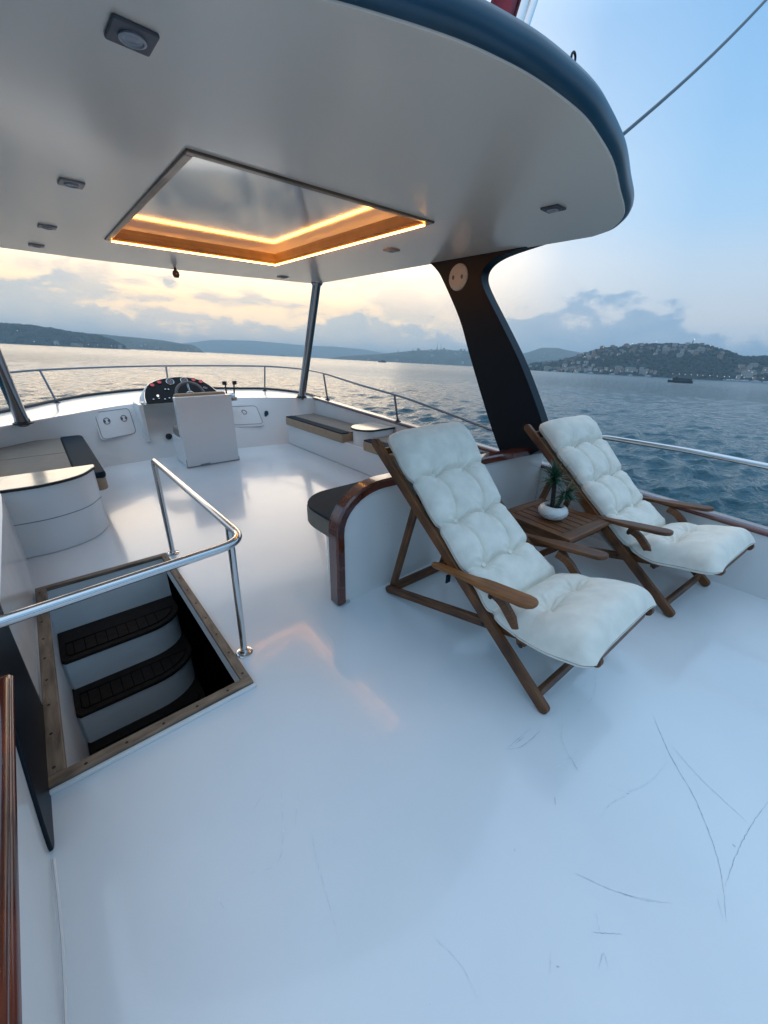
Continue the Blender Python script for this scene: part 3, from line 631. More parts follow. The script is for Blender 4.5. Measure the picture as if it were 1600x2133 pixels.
# ================================================================ arch pillars
front = [(2.80, 2.055), (2.70, 1.985), (2.614, 1.895), (2.40, 1.60), (2.26, 1.33), (2.095, 1.02), (1.95, .76), (1.835, .575)]
backp = [(1.50, .86), (1.62, 1.06), (1.78, 1.30), (1.96, 1.53), (2.13, 1.74), (2.20, 1.84), (2.215, 1.90), (2.19, 1.95), (2.12, 1.99), (2.0, 2.02), (1.76, 2.052)]
def pillar(name, label, x0, x1, lowf, lowb):
    t = thing(name, label, 'pillar')
    fr = [(p.x, p.y) for p in smooth_curve([(a, b, 0) for a, b in front+lowf], 4)]
    bk = [(p.x, p.y) for p in smooth_curve([(a, b, 0) for a, b in lowb+backp], 4)]
    bm = BM(); extr(bm, [((x0+x1)/2, a, b) for a, b in fr+bk], (x1-x0, 0, 0)); obj('blade', bm, M['pillar'], t, bevel=.02, seg=4, ang=35)
    return t
sp = pillar('arch_pillar', 'raked black arch pillar with a round cream access cover, holding the roof starboard side', 2.865, 2.965, [(1.83, .60)], [(1.56, .60), (1.44, .72)])
pp = pillar('arch_pillar', 'black arch pillar at the left edge of the frame beside the stairwell', -.385, -.286, [(1.78, .42), (1.76, .18), (1.75, -.01)], [(1.16, -.01), (1.12, .03), (1.22, .20), (1.36, .42), (1.40, .66)])
bm = BM(); mt = Matrix.Rotation(R_(-90), 3, 'Y')
lathe(bm, [(0, .012), (.085, .012), (.094, .009), (.098, .002), (.098, 0)], 40, (2.866, 2.445, 1.905), mat=mt); dc = obj('access_cover', bm, M['disc'], sp)
bm = BM()
for sgn in (-1, 1):
    extr(bm, [Vector((2.8525, 2.445+sgn*.045+.012*math.cos(a), 1.905-sgn*.0+.016*math.sin(a))) for a in np.linspace(0, 2*math.pi, 12, endpoint=False)], (.003, 0, 0))
obj('finger_notch', bm, M['greyplastic'], dc)
bm = BM()
for a in np.linspace(0, 2*math.pi, 6, endpoint=False):
    lathe(bm, [(.004, 0), (.003, .003), (0, .0035)], 8, (2.855, 2.445+.087*math.cos(a), 1.905+.087*math.sin(a)), mat=mt)
obj('screw', bm, M['bezel'], dc)

# ================================================================ roof poles and guard rails
def pole(a, b, label):
    t = thing('roof_pole', label, 'pole', a); b = Vector(b)-Vector(a)
    bm = BM(); tube(bm, [(0, 0, 0), tuple(b)], .052, 20); obj('tube', bm, M['steel'], t)
    bm = BM(); lathe(bm, [(.078, 0), (.078, .012), (.06, .02), (.055, .05)], 24); obj('flange', bm, M['black'], t)
    bm = BM(); lathe(bm, [(.056, -.03), (.07, -.008), (.07, 0)], 24, tuple(b)); obj('collar', bm, M['steel'], t)
pole((3.01, 5.42, .622), (2.86, 4.62, ZC), 'raked steel roof pole at the front right corner')
pole((-.165, 5.08, .622), (-.22, 4.42, ZC), 'raked steel roof pole at the front left corner')
def rail(name, label, top, posts, r=.013, pr=.012, loc=(0, 0, 0)):
    t = thing(name, label, 'railing')
    bm = BM(); tube(bm, top, r, 12); obj('top_rail', bm, M['raildark'] if r < .016 else M['chrome'], t)
    for a, b in posts:
        bm = BM(); tube(bm, [a, b], pr, 10); p = obj('post', bm, M['raildark'] if r < .016 else M['chrome'], t)
        bm = BM(); lathe(bm, [(.038, -.002), (.038, .005), (.02, .012), (.014, .03)], 16, a); obj('flange', bm, M['black'] if r < .016 else M['chrome'], p)
    return t
rt = [(-.50, 5.5, .99), (-.38, 6.05, 1.0), (-.18, 6.44, 1.0), (.14, 6.78, 1.0), (.9, 7.12, 1.0), (1.64, 7.17, 1.0), (2.4, 6.95, 1.0), (3.02, 6.56, 1.0), (3.22, 5.9, 1.0), (3.18, 5.4, 1.0), (3.12, 4.9, .985), (3.09, 4.1, .915), (3.07, 3.3, .855), (3.03, 2.6, .78), (2.96, 1.95, .712)]
rt = smooth_curve(rt, 5)
rail('bow_rail', 'thin steel guard rail curving round the bow and starboard side', rt, [((.17, 6.62, .615), (.10, 6.74, 1.0)), ((1.68, 7.42, .615), (1.64, 7.17, 1.0)), ((2.95, 6.56, .615), (3.0, 6.58, 1.0)), ((3.19, 4.99, capz(4.99)+.03), (3.13, 4.98, .99)), ((3.14, 3.42, capz(3.4)+.03), (3.075, 3.42, .865))])
rail('side_rail', 'steel handrail with a bent end on the starboard side beyond the loungers', fillet([(3.12, 1.26, capz(1.26)+.03), (3.12, 1.24, .79), (3.12, .6, .80), (3.12, -.4, .77), (3.10, -3.4, .66)], {1: .14, 2: .1, 3: .1}), [((3.12, -1.6, capz(-1.6)+.03), (3.12, -1.6, .73))], r=.018, pr=.015)
hr = thing('stair_handrail', 'polished steel handrail bent around the open stairwell', 'handrail')
bm = BM(); tube(bm, fillet([(.462, 2.81, .0), (.462, 2.785, .688), (.470, 1.34, .702), (-.285, 1.275, .705)], {1: .045, 2: .11}, 10), .0165, 16); obj('top_rail', bm, M['chrome'], hr)
bm = BM(); tube(bm, [(.466, 1.556, 0), (.468, 1.51, .69)], .0150, 14); obj('post', bm, M['chrome'], hr)
for p in ((.462, 2.81, 0), (.466, 1.556, 0)):
    bm = BM(); lathe(bm, [(.040, .001), (.040, .005), (.034, .009), (.022, .011), (.018, .022)], 24, p); obj('flange', bm, M['chrome'], hr)

# ================================================================ helm
hm = thing('helm_console', 'helm dashboard pod with gauges, steering wheel and throttle levers', 'helm', (1.42, 5.7, .62))
bm = BM()
def dash_pt(u, v, off=0):           # u 0..1 across, v 0..1 up the slanted face
    x = .985+.90*u; y = 5.58+.26*v; z = .655+.28*v; n = Vector((0, -.28, .26)).normalized()
    return Vector((x, y, z))+n*off-Vector((1.42, 5.7, .62))
arch = [(0, 0), (0.0, .22), (.03, .48), (.09, .70), (.20, .87), (.34, .96), (.50, 1.0), (.64, .97), (.78, .86), (.88, .68), (.96, .42), (1.0, .15), (1.0, 0)]
arch = [(p.x, p.y) for p in smooth_curve([(a, b, 0) for a, b in arch], 3)]
fr_ = [dash_pt(u, v) for u, v in arch]; bk_ = [Vector((p.x*.97, 6.12-5.7, max(p.z-.10, .0))) for p in fr_]; ok_ = [dash_pt(.5+(u-.5)*1.035, v*1.03, -.012) for u, v in arch]
loft(bm, [fr_, ok_, bk_]); obj('hood', bm, M['gelcoat'], hm, ang=50)
bm = BM(); extr(bm, [dash_pt(.5+(u-.5)*.985, .01+v*.975, .004) for u, v in arch], Vector((0, -.28, .26)).normalized()*.008); fp = obj('fascia', bm, M['panelblack'], hm)
RX = Matrix.Rotation(R_(90-42.9), 3, 'X')   # tilts +Z to face normal (0,-.73,.68)
def gauge(u, v, r, red):
    c = dash_pt(u, v, .009)
    bm = BM(); lathe(bm, [(r, 0), (r, .006), (r*.86, .009), (r*.86, .003)], 24, c, mat=RX); b = obj('gauge', bm, M['bezel'] if not red else M['panelblack'], hm)
    bm = BM(); lathe(bm, [(0, .004), (r*.85, .004), (r*.85, .001)], 24, c, mat=RX); obj('gauge_face', bm, M['gaugered'] if red else M['gaugeblack'], b)
    bm = BM()
    if red: lathe(bm, [(0, .006), (r*.5, .006), (r*.5, .0045)], 16, c-Vector((0, 0, r*.25)), mat=RX)
    else:
        pa = c+RX @ Vector((-r*.4, -r*.2, .006)); pb = c+RX @ Vector((r*.35, r*.45, .006)); tube(bm, [pa, pb], .0018, 5)
    obj('needle', bm, M['panelblack'] if red else M['gaugered'], b)
for u, v, r, red in ((.15, .70, .030, 1), (.25, .80, .030, 1), (.39, .80, .048, 0), (.58, .83, .046, 0), (.71, .84, .029, 1), (.80, .75, .029, 1), (.83, .50, .024, 0)): gauge(u, v, r, red)
for u, v in ((.10, .14), (.17, .16), (.24, .12), (.30, .15), (.29, .50), (.33, .49)): bm = BM(); lathe(bm, [(.011, 0), (.009, .012), (0, .014)], 10, dash_pt(u, v, .008), mat=RX); obj('knob', bm, M['bezel'], fp)
bm = BM(); lathe(bm, [(.014, 0), (.012, .006), (0, .007)], 12, dash_pt(.17, .28, .009), mat=RX); obj('pilot_lamp', bm, emit('pilot_white', (.9, .95, .9), 1.2), hm)
wc = Vector((1.475, 5.47, .745))-Vector((1.42, 5.7, .62)); WR = Matrix.Rotation(R_(62), 3, 'X')
bm = BM(); tube(bm, [wc+WR @ Vector((.165*math.cos(a), .165*math.sin(a), 0)) for a in np.linspace(0, 2*math.pi, 40, endpoint=False)], .018, 10, closed=True); wh = obj('steering_wheel', bm, M['leather'], hm)
bm = BM(); lathe(bm, [(0, .012), (.045, .012), (.055, 0), (.05, -.02), (0, -.03)], 24, wc, mat=WR)
for a in (90, 210, 330): tube(bm, [wc, wc+WR @ Vector((.16*math.cos(R_(a)), .16*math.sin(R_(a)), 0))], .011, 8)
obj('spokes', bm, M['chrome'], wh)
bm = BM(); tube(bm, [wc-WR @ Vector((0, 0, .02)), wc-WR @ Vector((0, 0, .14))], .02, 10); obj('column', bm, M['black'], wh)
tb = Vector((2.04, 5.66, .62)); tb0 = Vector((1.42, 5.7, .62)); bm = BM(); prism(bm, [(a+tb.x-tb0.x, b+tb.y-tb0.y) for a, b in rrect(-.07, .07, -.06, .06, .02)], .0, .05)
lathe(bm, [(.045, -.05), (.05, -.03), (.05, .03), (.045, .05)], 18, tb-tb0+Vector((0, 0, .055)), mat=Matrix.Rotation(R_(90), 3, 'Y')); th = obj('throttle_base', bm, M['chrome'], hm, bevel=.004)
for sgn in (-1, 1):
    b0 = tb-tb0+Vector((sgn*.052, 0, .06)); b1 = b0+Vector((sgn*.008, -.02, .17))
    bm = BM(); tube(bm, [b0, b1], [.012, .010], 8); box(bm, b1.x-.018-(.016 if sgn < 0 else -.0), b1.x+.018+(.016 if sgn > 0 else 0), b1.y-.018, b1.y+.018, b1.z-.02, b1.z+.028)
    obj('throttle_lever', bm, M['black'], th, bevel=.006)
# helm seat
hs = thing('pilot_chair', 'boxy white helm seat with tall square back panel facing aft', 'seat', (1.45, 5.0, 0))
bm = BM(); box(bm, -.312, .304, -.15, -.05, .004, .80); obj('back_panel', bm, M['gelcoat'], hs, bevel=.006)
bm = BM(); box(bm, -.306, .300, -.049, .32, .004, .325); obj('seat_box', bm, M['gelcoat'], hs, bevel=.008)
bm = BM(); box(bm, -.29, .285, -.03, .33, .327, .42); obj('seat_cushion', bm, M['taupe'], hs, bevel=.02, seg=3)
bm = BM(); box(bm, -.285, .28, -.048, .03, .43, .825); obj('back_cushion', bm, M['beige'], hs, bevel=.02, seg=3)
bm = BM(); box(bm, -.316, .308, -.1535, -.1505, 0.002, .012); tube(bm, [(-.312, -.152, .012), (-.312, -.152, .10)], .004, 6); tube(bm, [(.303, -.152, .012), (.303, -.152, .05)], .004, 6); tube(bm, [(-.16, -.152, .018), (-.05, -.152, .022)], .006, 6)
obj('worn_edge', bm, M['seam'], hs)

# ================================================================ benches
def bench(name, label, pts, z1):
    bm = BM(); prism(bm, pts, .002, z1); return tag(obj(name, bm, M['gelcoat'], bevel=.012, seg=3), label, 'bench')
bench('starboard_bench', 'white moulded bench base along the starboard bulwark', [(2.665, 1.66), (3.11, 1.66), (3.115, 5.27), (2.67, 5.285)], .30)
bench('corner_bench', 'white moulded bench base with rounded end in front of the mahogany trimmed partition', [(1.115, 1.632), (2.66, 1.632), (2.66, 1.98), (1.36, 1.98), (1.25, 1.95), (1.16, 1.89), (1.115, 1.80)], .335)
bench('port_bench', 'white moulded bench base below the port cushions', [(-.44, 3.67), (.12, 3.67), (.12, 5.22), (-.44, 5.1)], .30)
def cushion(name, label, outline, z0, z1, top=None, topm=None, body=None, panels=(), r=.022):
    t = thing(name, label, 'cushion')
    bm = BM(); prism(bm, outline, z0, z1); obj('body', bm, body or M['beige'], t, bevel=r, seg=4)
    if top: bm = BM(); prism(bm, top, z1-.003, z1+.012); obj('navy_band', bm, M['navyfab'], t, bevel=.010, seg=3)
    for q in panels: bm = BM(); prism(bm, q, z1-.01, z1+.013); obj('seat_panel', bm, topm or M['taupe'], t, bevel=.008, seg=3)
    return t
cushion('bench_cushion', 'long taupe bench cushion with a navy front band at the far starboard side', rrect(2.63, 3.10, 3.83, 5.25, .02), .285, .395, [(2.635, 3.835), (2.745, 3.835), (2.745, 5.24), (2.635, 5.24)], panels=[[(2.758, 3.835), (3.095, 3.835), (3.095, 5.235), (2.758, 5.235)]])
cushion('bench_cushion', 'short taupe and navy bench cushion half hidden behind the near lounger', rrect(2.63, 3.10, 2.22, 3.43, .02), .285, .395, [(2.635, 2.225), (2.745, 2.225), (2.745, 3.425), (2.635, 3.425)], panels=[[(2.758, 2.225), (3.095, 2.225), (3.095, 3.425), (2.758, 3.425)]])
co = rrect(1.095, 3.10, 1.645, 2.185, (.02, .02, .26, .03), 8)
cushion('corner_cushion', 'thick navy topped bench cushion with taupe side and rounded end beside the mahogany trim', co, .34, .455, rrect(1.10, 3.095, 1.65, 2.18, (.02, .02, .255, .03), 8), body=M['taupe'], topm=M['beige'], panels=[], r=.02)
bm = BM(); prism(bm, rrect(1.33, 2.6, 1.652, 1.93, (.01, .01, .09, .09), 6), .46, .472); obj('seat_panel', bm, M['beige'], BOAT[-1], bevel=.006)
pc = thing('bench_cushion', 'taupe port bench cushion with wide navy bolster along its inboard edge', 'cushion')
bm = BM(); prism(bm, rrect(-.435, .262, 3.672, 5.30, (.06, .05, .01, .01)), .275, .405); obj('body', bm, M['beige'], pc, bevel=.045, seg=5)
bm = BM(); prism(bm, rrect(.075, .266, 3.668, 5.32, (.04, .06, .02, .02)), .372, .425); obj('navy_band', bm, M['navyfab'], pc, bevel=.035, seg=5)
for a, b in ((3.70, 4.55), (4.56, 5.27)):
    bm = BM(); prism(bm, rrect(-.425, .073, a, b, .01), .395, .42); obj('seat_panel', bm, M['taupe'], pc, bevel=.007)
# cabinets with cream tops
def cabinet(label, body, top, z, seamz):
    t = thing('drinks_cabinet', label, 'cabinet')
    bm = BM(); prism(bm, body, .002, z-.022); obj('body', bm, M['gelcoat'], t, bevel=.006)
    bm = BM(); prism(bm, top, z-.022, z-.004); obj('edge_band', bm, M['black'], t, bevel=.003)
    bm = BM(); c = Vector((sum(p[0] for p in top)/len(top), sum(p[1] for p in top)/len(top), 0))
    prism(bm, [(c.x+(p[0]-c.x)*.975, c.y+(p[1]-c.y)*.965) for p in top], z-.0045, z); obj('top', bm, M['cream'], t)
    if seamz:
        bm = BM(); tube(bm, [(p[0], p[1], seamz) for p in body[:-1]], .003, 6); obj('seam', bm, M['seam'], t)
    return t
pcurve = [(p.x, p.y) for p in smooth_curve([(-.36, 3.33, 0), (-.12, 3.325, 0), (.08, 3.42, 0), (.19, 3.60, 0)], 6)]
cabinet('white curved cabinet with cream top and black edge in front of the port bench', pcurve+[(.19, 3.65), (-.44, 3.66), (-.42, 3.5)], [(-.47, 3.34)]+[(x+.012, y-.015) for x, y in pcurve]+[(.205, 3.655), (-.47, 3.665)], .50, .25)
cabinet('small white cabinet with rounded cream top between the starboard cushions', rrect(2.70, 3.11, 3.445, 3.815, (.02, .02, .16, .16), 7), rrect(2.66, 3.12, 3.435, 3.82, (.02, .02, .18, .18), 7), .495, 0)

# ================================================================ loungers
def build_chair(q_=.982):
    t = thing('deck_lounger', 'near folding teak lounger with glowing brown left armrest, in front of the partition', 'lounger', (1.555, .431, 0), R_(-1.5), 'folding teak loungers on the deck')
    W = .272
    for s in (-1, 1):
        bm = BM(); rnd_bar(bm, (s*W, .0, .018), (s*W, 1.190*q_, .018+.917*q_), .028, .050); obj('back_rail', bm, M['teak'], t, bevel=.004)
        bm = BM(); rnd_bar(bm, (s*(W-.030), 1.062, .028), (s*(W-.030), -.128, .362), .027, .046); obj('seat_rail', bm, M['teak'], t, bevel=.004)
        bm = BM(); rnd_bar(bm, (s*(W-.058), 1.050, .026), (s*(W-.058), .872, .680), .026, .040); obj('strut', bm, M['teak'], t, bevel=.004)
        # armrest board : narrow at the back, broad and rounded at the front
        bm = BM(); o0, o1 = .655, .112
        pr = [(0, -.012), (.02, -.020), (.16, -.022), (.24, -.025), (.29, -.036), (.33, -.041), (.50, -.043), (.528, -.036), (.543, -.020), (.547, -.008), (.547, .010), (.543, .024), (.528, .038), (.50, .044), (.33, .042), (.29, .038), (.24, .026), (.16, .022), (.02, .019), (0, .010)]
        d = Vector((0, o1-o0, .074)).normalized(); org = Vector((s*(W+.032), o0, .418)); up = Vector((1, 0, 0)).cross(d)
        extr(bm, [org+d*a+Vector((b, 0, 0)) for a, b in pr], up.normalized()*.022, axis=d, org=org)
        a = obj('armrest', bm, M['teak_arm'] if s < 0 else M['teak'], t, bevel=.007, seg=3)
        bm = BM(); arc = smooth_curve([(s*(W+.003), .335, .425), (s*(W+.003), .275, .405), (s*(W+.003), .215, .350), (s*(W+.003), .168, .300), (s*(W+.003), .150, .258)], 4); rows = []
        for i, p in enumerate(arc):
            dd = (arc[min(i+1, len(arc)-1)]-arc[max(i-1, 0)]).normalized(); n = Vector((0, -dd.z, dd.y))
            rows.append([p+n*q+Vector((x, 0, 0)) for q, x in ((-.020, -.013), (.020, -.013), (.020, .013), (-.020, .013))])
        V = loft(bm, rows, closed_v=True); bm.faces.new(V[0][::-1]); bm.faces.new(V[-1]); obj('arm_support', bm, M['teak'], t, bevel=.004)
        for y, z, x in ((.345, .245, W+.014), (.150, .262, W+.016), (.325, .405, W+.016), (.900, .670, W-.040)):
            bm = BM(); lathe(bm, [(.010, 0), (.010, .004), (.006, .007), (0, .008)], 12, (s*x, y, z), mat=Matrix.Rotation(R_(90*s), 3, 'Y')); obj('bolt', bm, M['black'], t)
        if s < 0: continue
        bm = BM(); rnd_bar(bm, (s*(W+.020), .885, .672), (s*(W+.020), .868, .700), .018, .034); obj('pivot_knob', bm, M['black'], t, bevel=.004)
    for nm, a, b, w, th in (('foot_bar', (-W+.014, .050, .062), (W-.014, .050, .062), .022, .050), ('rear_bar', (-W+.05, 1.030, .048), (W-.05, 1.030, .048), .022, .060), ('front_bar', (-W+.045, -.105, .342), (W-.045, -.105, .342), .024, .034), ('top_bar', (-W+.014, 1.190*q_-.055, .888-(1-q_)*.93), (W-.014, 1.190*q_-.055, .888-(1-q_)*.93), .024, .034)):
        bm = BM(); bar(bm, a, b, w, th); obj(nm, bm, M['teak'], t, bevel=.004)
    bm = BM(); rows = []; sl_ = smooth_curve([(0, 1.190*q_-.06, .875-(1-q_)*.93), (0, .95, .715), (0, .70, .505), (0, .48, .315), (0, .34, .245), (0, .20, .262), (0, -.10, .335)], 5)
    for p in sl_: rows.append([Vector((x, p.y+.010, p.z-.016-.010*(1-(x/.24)**2))) for x in np.linspace(-.235, .235, 9)])
    loft(bm, rows); so = obj('sling', bm, M['sling'], t); md = so.modifiers.new('thick', 'SOLIDIFY'); md.thickness = .004
    return t
def build_cushion(seed, flare=.045, s0=1.46):
    """tufted cushion in the chair's frame : centre line in (y,z), grid across x"""
    random.seed(seed)
    u = np.array([math.cos(R_(38.13)), math.sin(R_(38.13))]); foot = np.array([0.0, 0.0]); nrm = np.array([-u[1], u[0]])
    pts = [foot+u*s+nrm*.044 for s in (s0, 1.2, .9, .66, .56)]
    pts += [np.array(p) for p in ((.352, .330), (.262, .302), (.14, .316), (.02, .346), (-.130, .388))]
    P = resample(smooth_curve([(0, p[0], p[1]) for p in pts], 10), 420); Lt = [0]
    for i in range(1, len(P)): Lt.append(Lt[-1]+(P[i]-P[i-1]).length)
    T = np.array(Lt); LT = T[-1]
    # tuft rows : distance along the centre line from the head end
    q0 = s0-1.5; rows = [.335+q0, .606+q0, .852+q0, LT-.26]; crease = 1.062+q0
    NU = 121; U = np.linspace(-1, 1, NU)
    TT, UU = np.meshgrid(T, U, indexing='ij')
    bx = .104
    tk = [0, .10, .30, .45, .62, .85, crease, crease+.12, LT]
    hwk = np.interp(TT, tk, [.285, .292, .276, .254, .240, .242, .270, .292, .272+flare])
    cxk = np.interp(TT, tk, [.055, .052, .028, .005, -.022, -.018, .006, .012, .010])
    ker = np.ones(9)/9
    for A_ in (hwk, cxk):
        col = np.convolve(np.pad(A_[:, 0], 4, mode='edge'), ker, mode='valid'); A_[:] = col[:, None]
    hw = hwk
    for r in rows[:3]: hw = hw-.013*np.exp(-((TT-r)/.016)**2)
    hw = hw-.018*np.exp(-((TT-crease)/.016)**2)
    hw = hw+.005*np.sin(TT*23+seed)*np.exp(-((abs(UU)-1)/.2)**2)
    hw = hw*(1-.13*np.clip((TT-(LT-.075))/.075, 0, 1)**3)*(1-.12*np.clip((.06-TT)/.06, 0, 1)**3)
    X = UU*hw; XB = X+.022                     # button columns sit a little to the left
    edge = np.clip(1-np.abs(UU)**4.5, 0, 1)**.42
    endt = np.clip(1-np.exp(-(TT/.016)), 0, 1)**.6*np.clip(1-np.exp(-((LT-TT)/.028)), 0, 1)**.7
    H = .074*edge*endt
    def ridge(d, w): return np.exp(-(np.abs(d)/w))
    wob = .012*np.cos(XB*math.pi/bx)              # creases arch between the buttons
    for i, r in enumerate(rows[:3]):
        H = H*(1-.20*ridge(TT-r+wob*.7, .045)-.50*ridge(TT-r+wob*.7, .008))
    H = H*(1-.10*ridge(TT-rows[3], .05))
    H = H*(1-.46*ridge(TT-crease, .035)-.44*ridge(TT-crease, .009))
    mb = (TT > rows[0]-.02)*(TT < rows[2]+.02)*1.0
    for sx_ in (-bx, bx):
        ph = np.zeros_like(TT)
        for a_, b_ in zip(rows[:2], rows[1:3]): ph = np.where((TT >= a_) & (TT <= b_), np.sin(math.pi*(TT-a_)/(b_-a_)), ph)
        dd = XB-sx_-.026*ph
        H = H*(1-mb*(.19*ridge(dd, .032)+.26*ridge(dd, .006)))
        fl_ = np.exp(-np.clip(rows[0]-TT, 0, 1)/.07)*(TT < rows[0])+np.exp(-np.clip(TT-rows[2], 0, 1)/.07)*(TT > rows[2])
        H = H*(1-.16*fl_*ridge(XB-sx_, .022))
    for i, r in enumerate(rows):
        for sx_ in (-bx, bx):
            dx, dt = XB-sx_, (TT-r); d = np.hypot(dx, dt); th = np.arctan2(dt, dx)
            H = H-(.034 if i < 3 else .040)*np.exp(-(d/.024))-.013*np.exp(-(d/.07)**2)
            H = H+.0040*np.cos(7*th+seed+i*2+sx_*30)*np.exp(-((d-.040)/.026)**2)
            H = H+.0020*np.cos(12*th+seed*3+i)*np.exp(-((d-.060)/.025)**2)
    nz = np.array([[mnoise.fractal(Vector((X[a, b]*4+seed, TT[a, b]*4, seed*1.3)), .8, 2.0, 3) for b in range(NU)] for a in range(len(T))])
    n2 = np.array([[mnoise.noise(Vector((X[a, b]*6+seed, TT[a, b]*26+.35*math.sin(X[a, b]*14+seed), seed*2.3))) for b in range(NU)] for a in range(len(T))])
    H = H*(1+.35*np.clip((TT-crease-.04)/.1, 0, 1))
    H = H+(nz*.008+n2*.0022*np.clip((np.abs(UU)-.35)*2, 0, 1))*edge*endt
    for r in rows[:3]+[crease]:                 # gathers where each seam reaches the side
        H = H+.0045*np.cos((TT-r)*170)*np.exp(-((TT-r)/.05)**2)*np.clip((np.abs(UU)-.5)*2.2, 0, 1)*edge
    H = H+.022*np.exp(-((TT-.13)/.10)**2)*edge*endt
    H = np.maximum(H, .002)
    DR = -.026*np.clip((TT-crease-.03)/.12, 0, 1)*np.abs(UU)**5
    X = X+cxk
    bm = BM(); top, bot = [], []
    for i, p in enumerate(P):
        d = (P[min(i+1, len(P)-1)]-P[max(i-1, 0)]).normalized(); n = Vector((0, d.z, -d.y))
        if n.z < 0: n = -n
        top.append([Vector((X[i, k], p.y, p.z))+n*(.012+H[i, k]+DR[i, k]) for k in range(NU)])
        bot.append([Vector((X[i, k], p.y, p.z))+n*(.012-.046*edge[i, k]*endt[i, k]+DR[i, k]) for k in range(NU)])
    A = loft(bm, top); B = loft(bm, bot)
    bmesh.ops.remove_doubles(bm, verts=bm.verts[:], dist=.0009)
    buttons = []
    for i, r in enumerate(rows):
        for sx_ in (-bx, bx):
            a = int(np.argmin(abs(T-r))); b = int(np.argmin(abs(XB[a]-sx_))); d = (P[a+1]-P[a-1]).normalized(); n = Vector((0, d.z, -d.y)); n = n if n.z > 0 else -n
            buttons.append((top[a][b]+n*.002, n))
    return bm, buttons
def place_cushion(loc, rz, seed, label, flare, s0):
    t = thing('lounger_cushion', label, 'cushion', loc, rz, 'tufted cream lounger cushions')
    bm, bt = build_cushion(seed, flare, s0); obj('pad', bm, M['cotton'], t, ang=180)
    for c, n in bt:
        bm = BM(); q = n.to_track_quat('Z', 'Y').to_matrix(); lathe(bm, [(.0115, -.004), (.0130, .002), (.009, .006), (0, .0072)], 16, c+n*.003, mat=q); obj('button', bm, M['cotton'], t)
    bm = BM(); box(bm, -.262, -.232, .585, .590, .33, .375); obj('fabric_tag', bm, M['navyfab'], t)
    return t
ch1 = build_chair()
ch2 = build_chair(.950); ch2.location = (2.705, .285, 0); ch2.rotation_euler = (0, 0, R_(-4.8)); ch2['label'] = 'far folding teak lounger behind the plant table, beside the starboard bulwark'
for o in ch2.children:
    if o.name.startswith('armrest'): o.data = o.data.copy(); o.data.materials[0] = M['teak']
place_cushion((1.540, .431, 0), R_(-1.5), 3, 'tufted cream cushion on the near lounger', .055, 1.465)
place_cushion((2.690, .285, 0), R_(-4.8), 8, 'tufted cream cushion on the far lounger by the sea', .05, 1.40)

# ================================================================ side table and plant
tb_ = thing('side_table', 'small slatted teak side table between the two loungers', 'table', (2.225, .985, 0), R_(-5))
zt = .447
for y0, y1 in ((-.235, -.165), (.175, .235)): bm = BM(); box(bm, -.215, .215, y0, y1, zt-.02, zt); obj('end_board', bm, M['teak'], tb_, bevel=.004)
for k in range(7):
    x = -.215+k*.0625; bm = BM(); box(bm, x, x+.0535, -.163, .173, zt-.018, zt-.001); obj('slat', bm, M['teak'], tb_, bevel=.003)
bm = BM(); box(bm, -.20, .20, -.20, -.178, zt-.07, zt-.022); box(bm, -.20, .20, .18, .202, zt-.07, zt-.022); box(bm, -.205, -.185, -.177, .179, zt-.07, zt-.022); box(bm, .185, .205, -.177, .179, zt-.07, zt-.022)
obj('apron', bm, M['teak'], tb_, bevel=.003)
for s in (-1, 1):
    for (y0, y1, xx) in ((-.17, .19, .170), (.17, -.19, .140)):
        bm = BM(); rnd_bar(bm, (s*xx, y0, zt-.075), (s*xx, y1, .018), .022, .036); obj('leg', bm, M['teak'], tb_, bevel=.003)
for y in (.165, -.165):
    bm = BM(); bar(bm, (-.128, y, .06), (.128, y, .06), .02, .034); obj('cross_bar', bm, M['teak'], tb_, bevel=.003)
pl = thing('potted_plant', 'spiky dark green artificial yucca in a squat white marbled pot on the side table', 'potted plant', (2.195, .985, .4485))
bm = BM(); lathe(bm, [(0, .002), (.045, 0), (.066, .010), (.082, .030), (.086, .048), (.078, .068), (.060, .082), (.056, .083), (.054, .078), (.050, .060), (0, .058)], 40); pot = obj('pot', bm, M['ceramic'], pl)
bm = BM(); lathe(bm, [(.052, .064), (.03, .070), (0, .072)], 24); obj('soil', bm, M['soil'], pl)
bm = BM()
def pot_pt(a, z):
    pr = [(.066, .010), (.082, .030), (.086, .048), (.078, .068)]; r = np.interp(z, [p[1] for p in pr], [p[0] for p in pr])+.0004; return Vector((r*math.cos(a), r*math.sin(a), z))
for seg_ in ([(-2.0, .045), (-2.15, .036), (-2.28, .040), (-2.45, .030)], [(-2.28, .040), (-2.3, .022)], [(-1.7, .052), (-1.9, .046), (-2.0, .045)], [(-2.9, .05), (-2.75, .042), (-2.6, .046)], [(-2.45, .030), (-2.55, .022)], [(-3.2, .03), (-3.05, .038), (-2.9, .034)]):
    tube(bm, [pot_pt(a, z) for a, z in seg_], .0009, 5)
obj('crack_pattern', bm, M['vein'], pot)
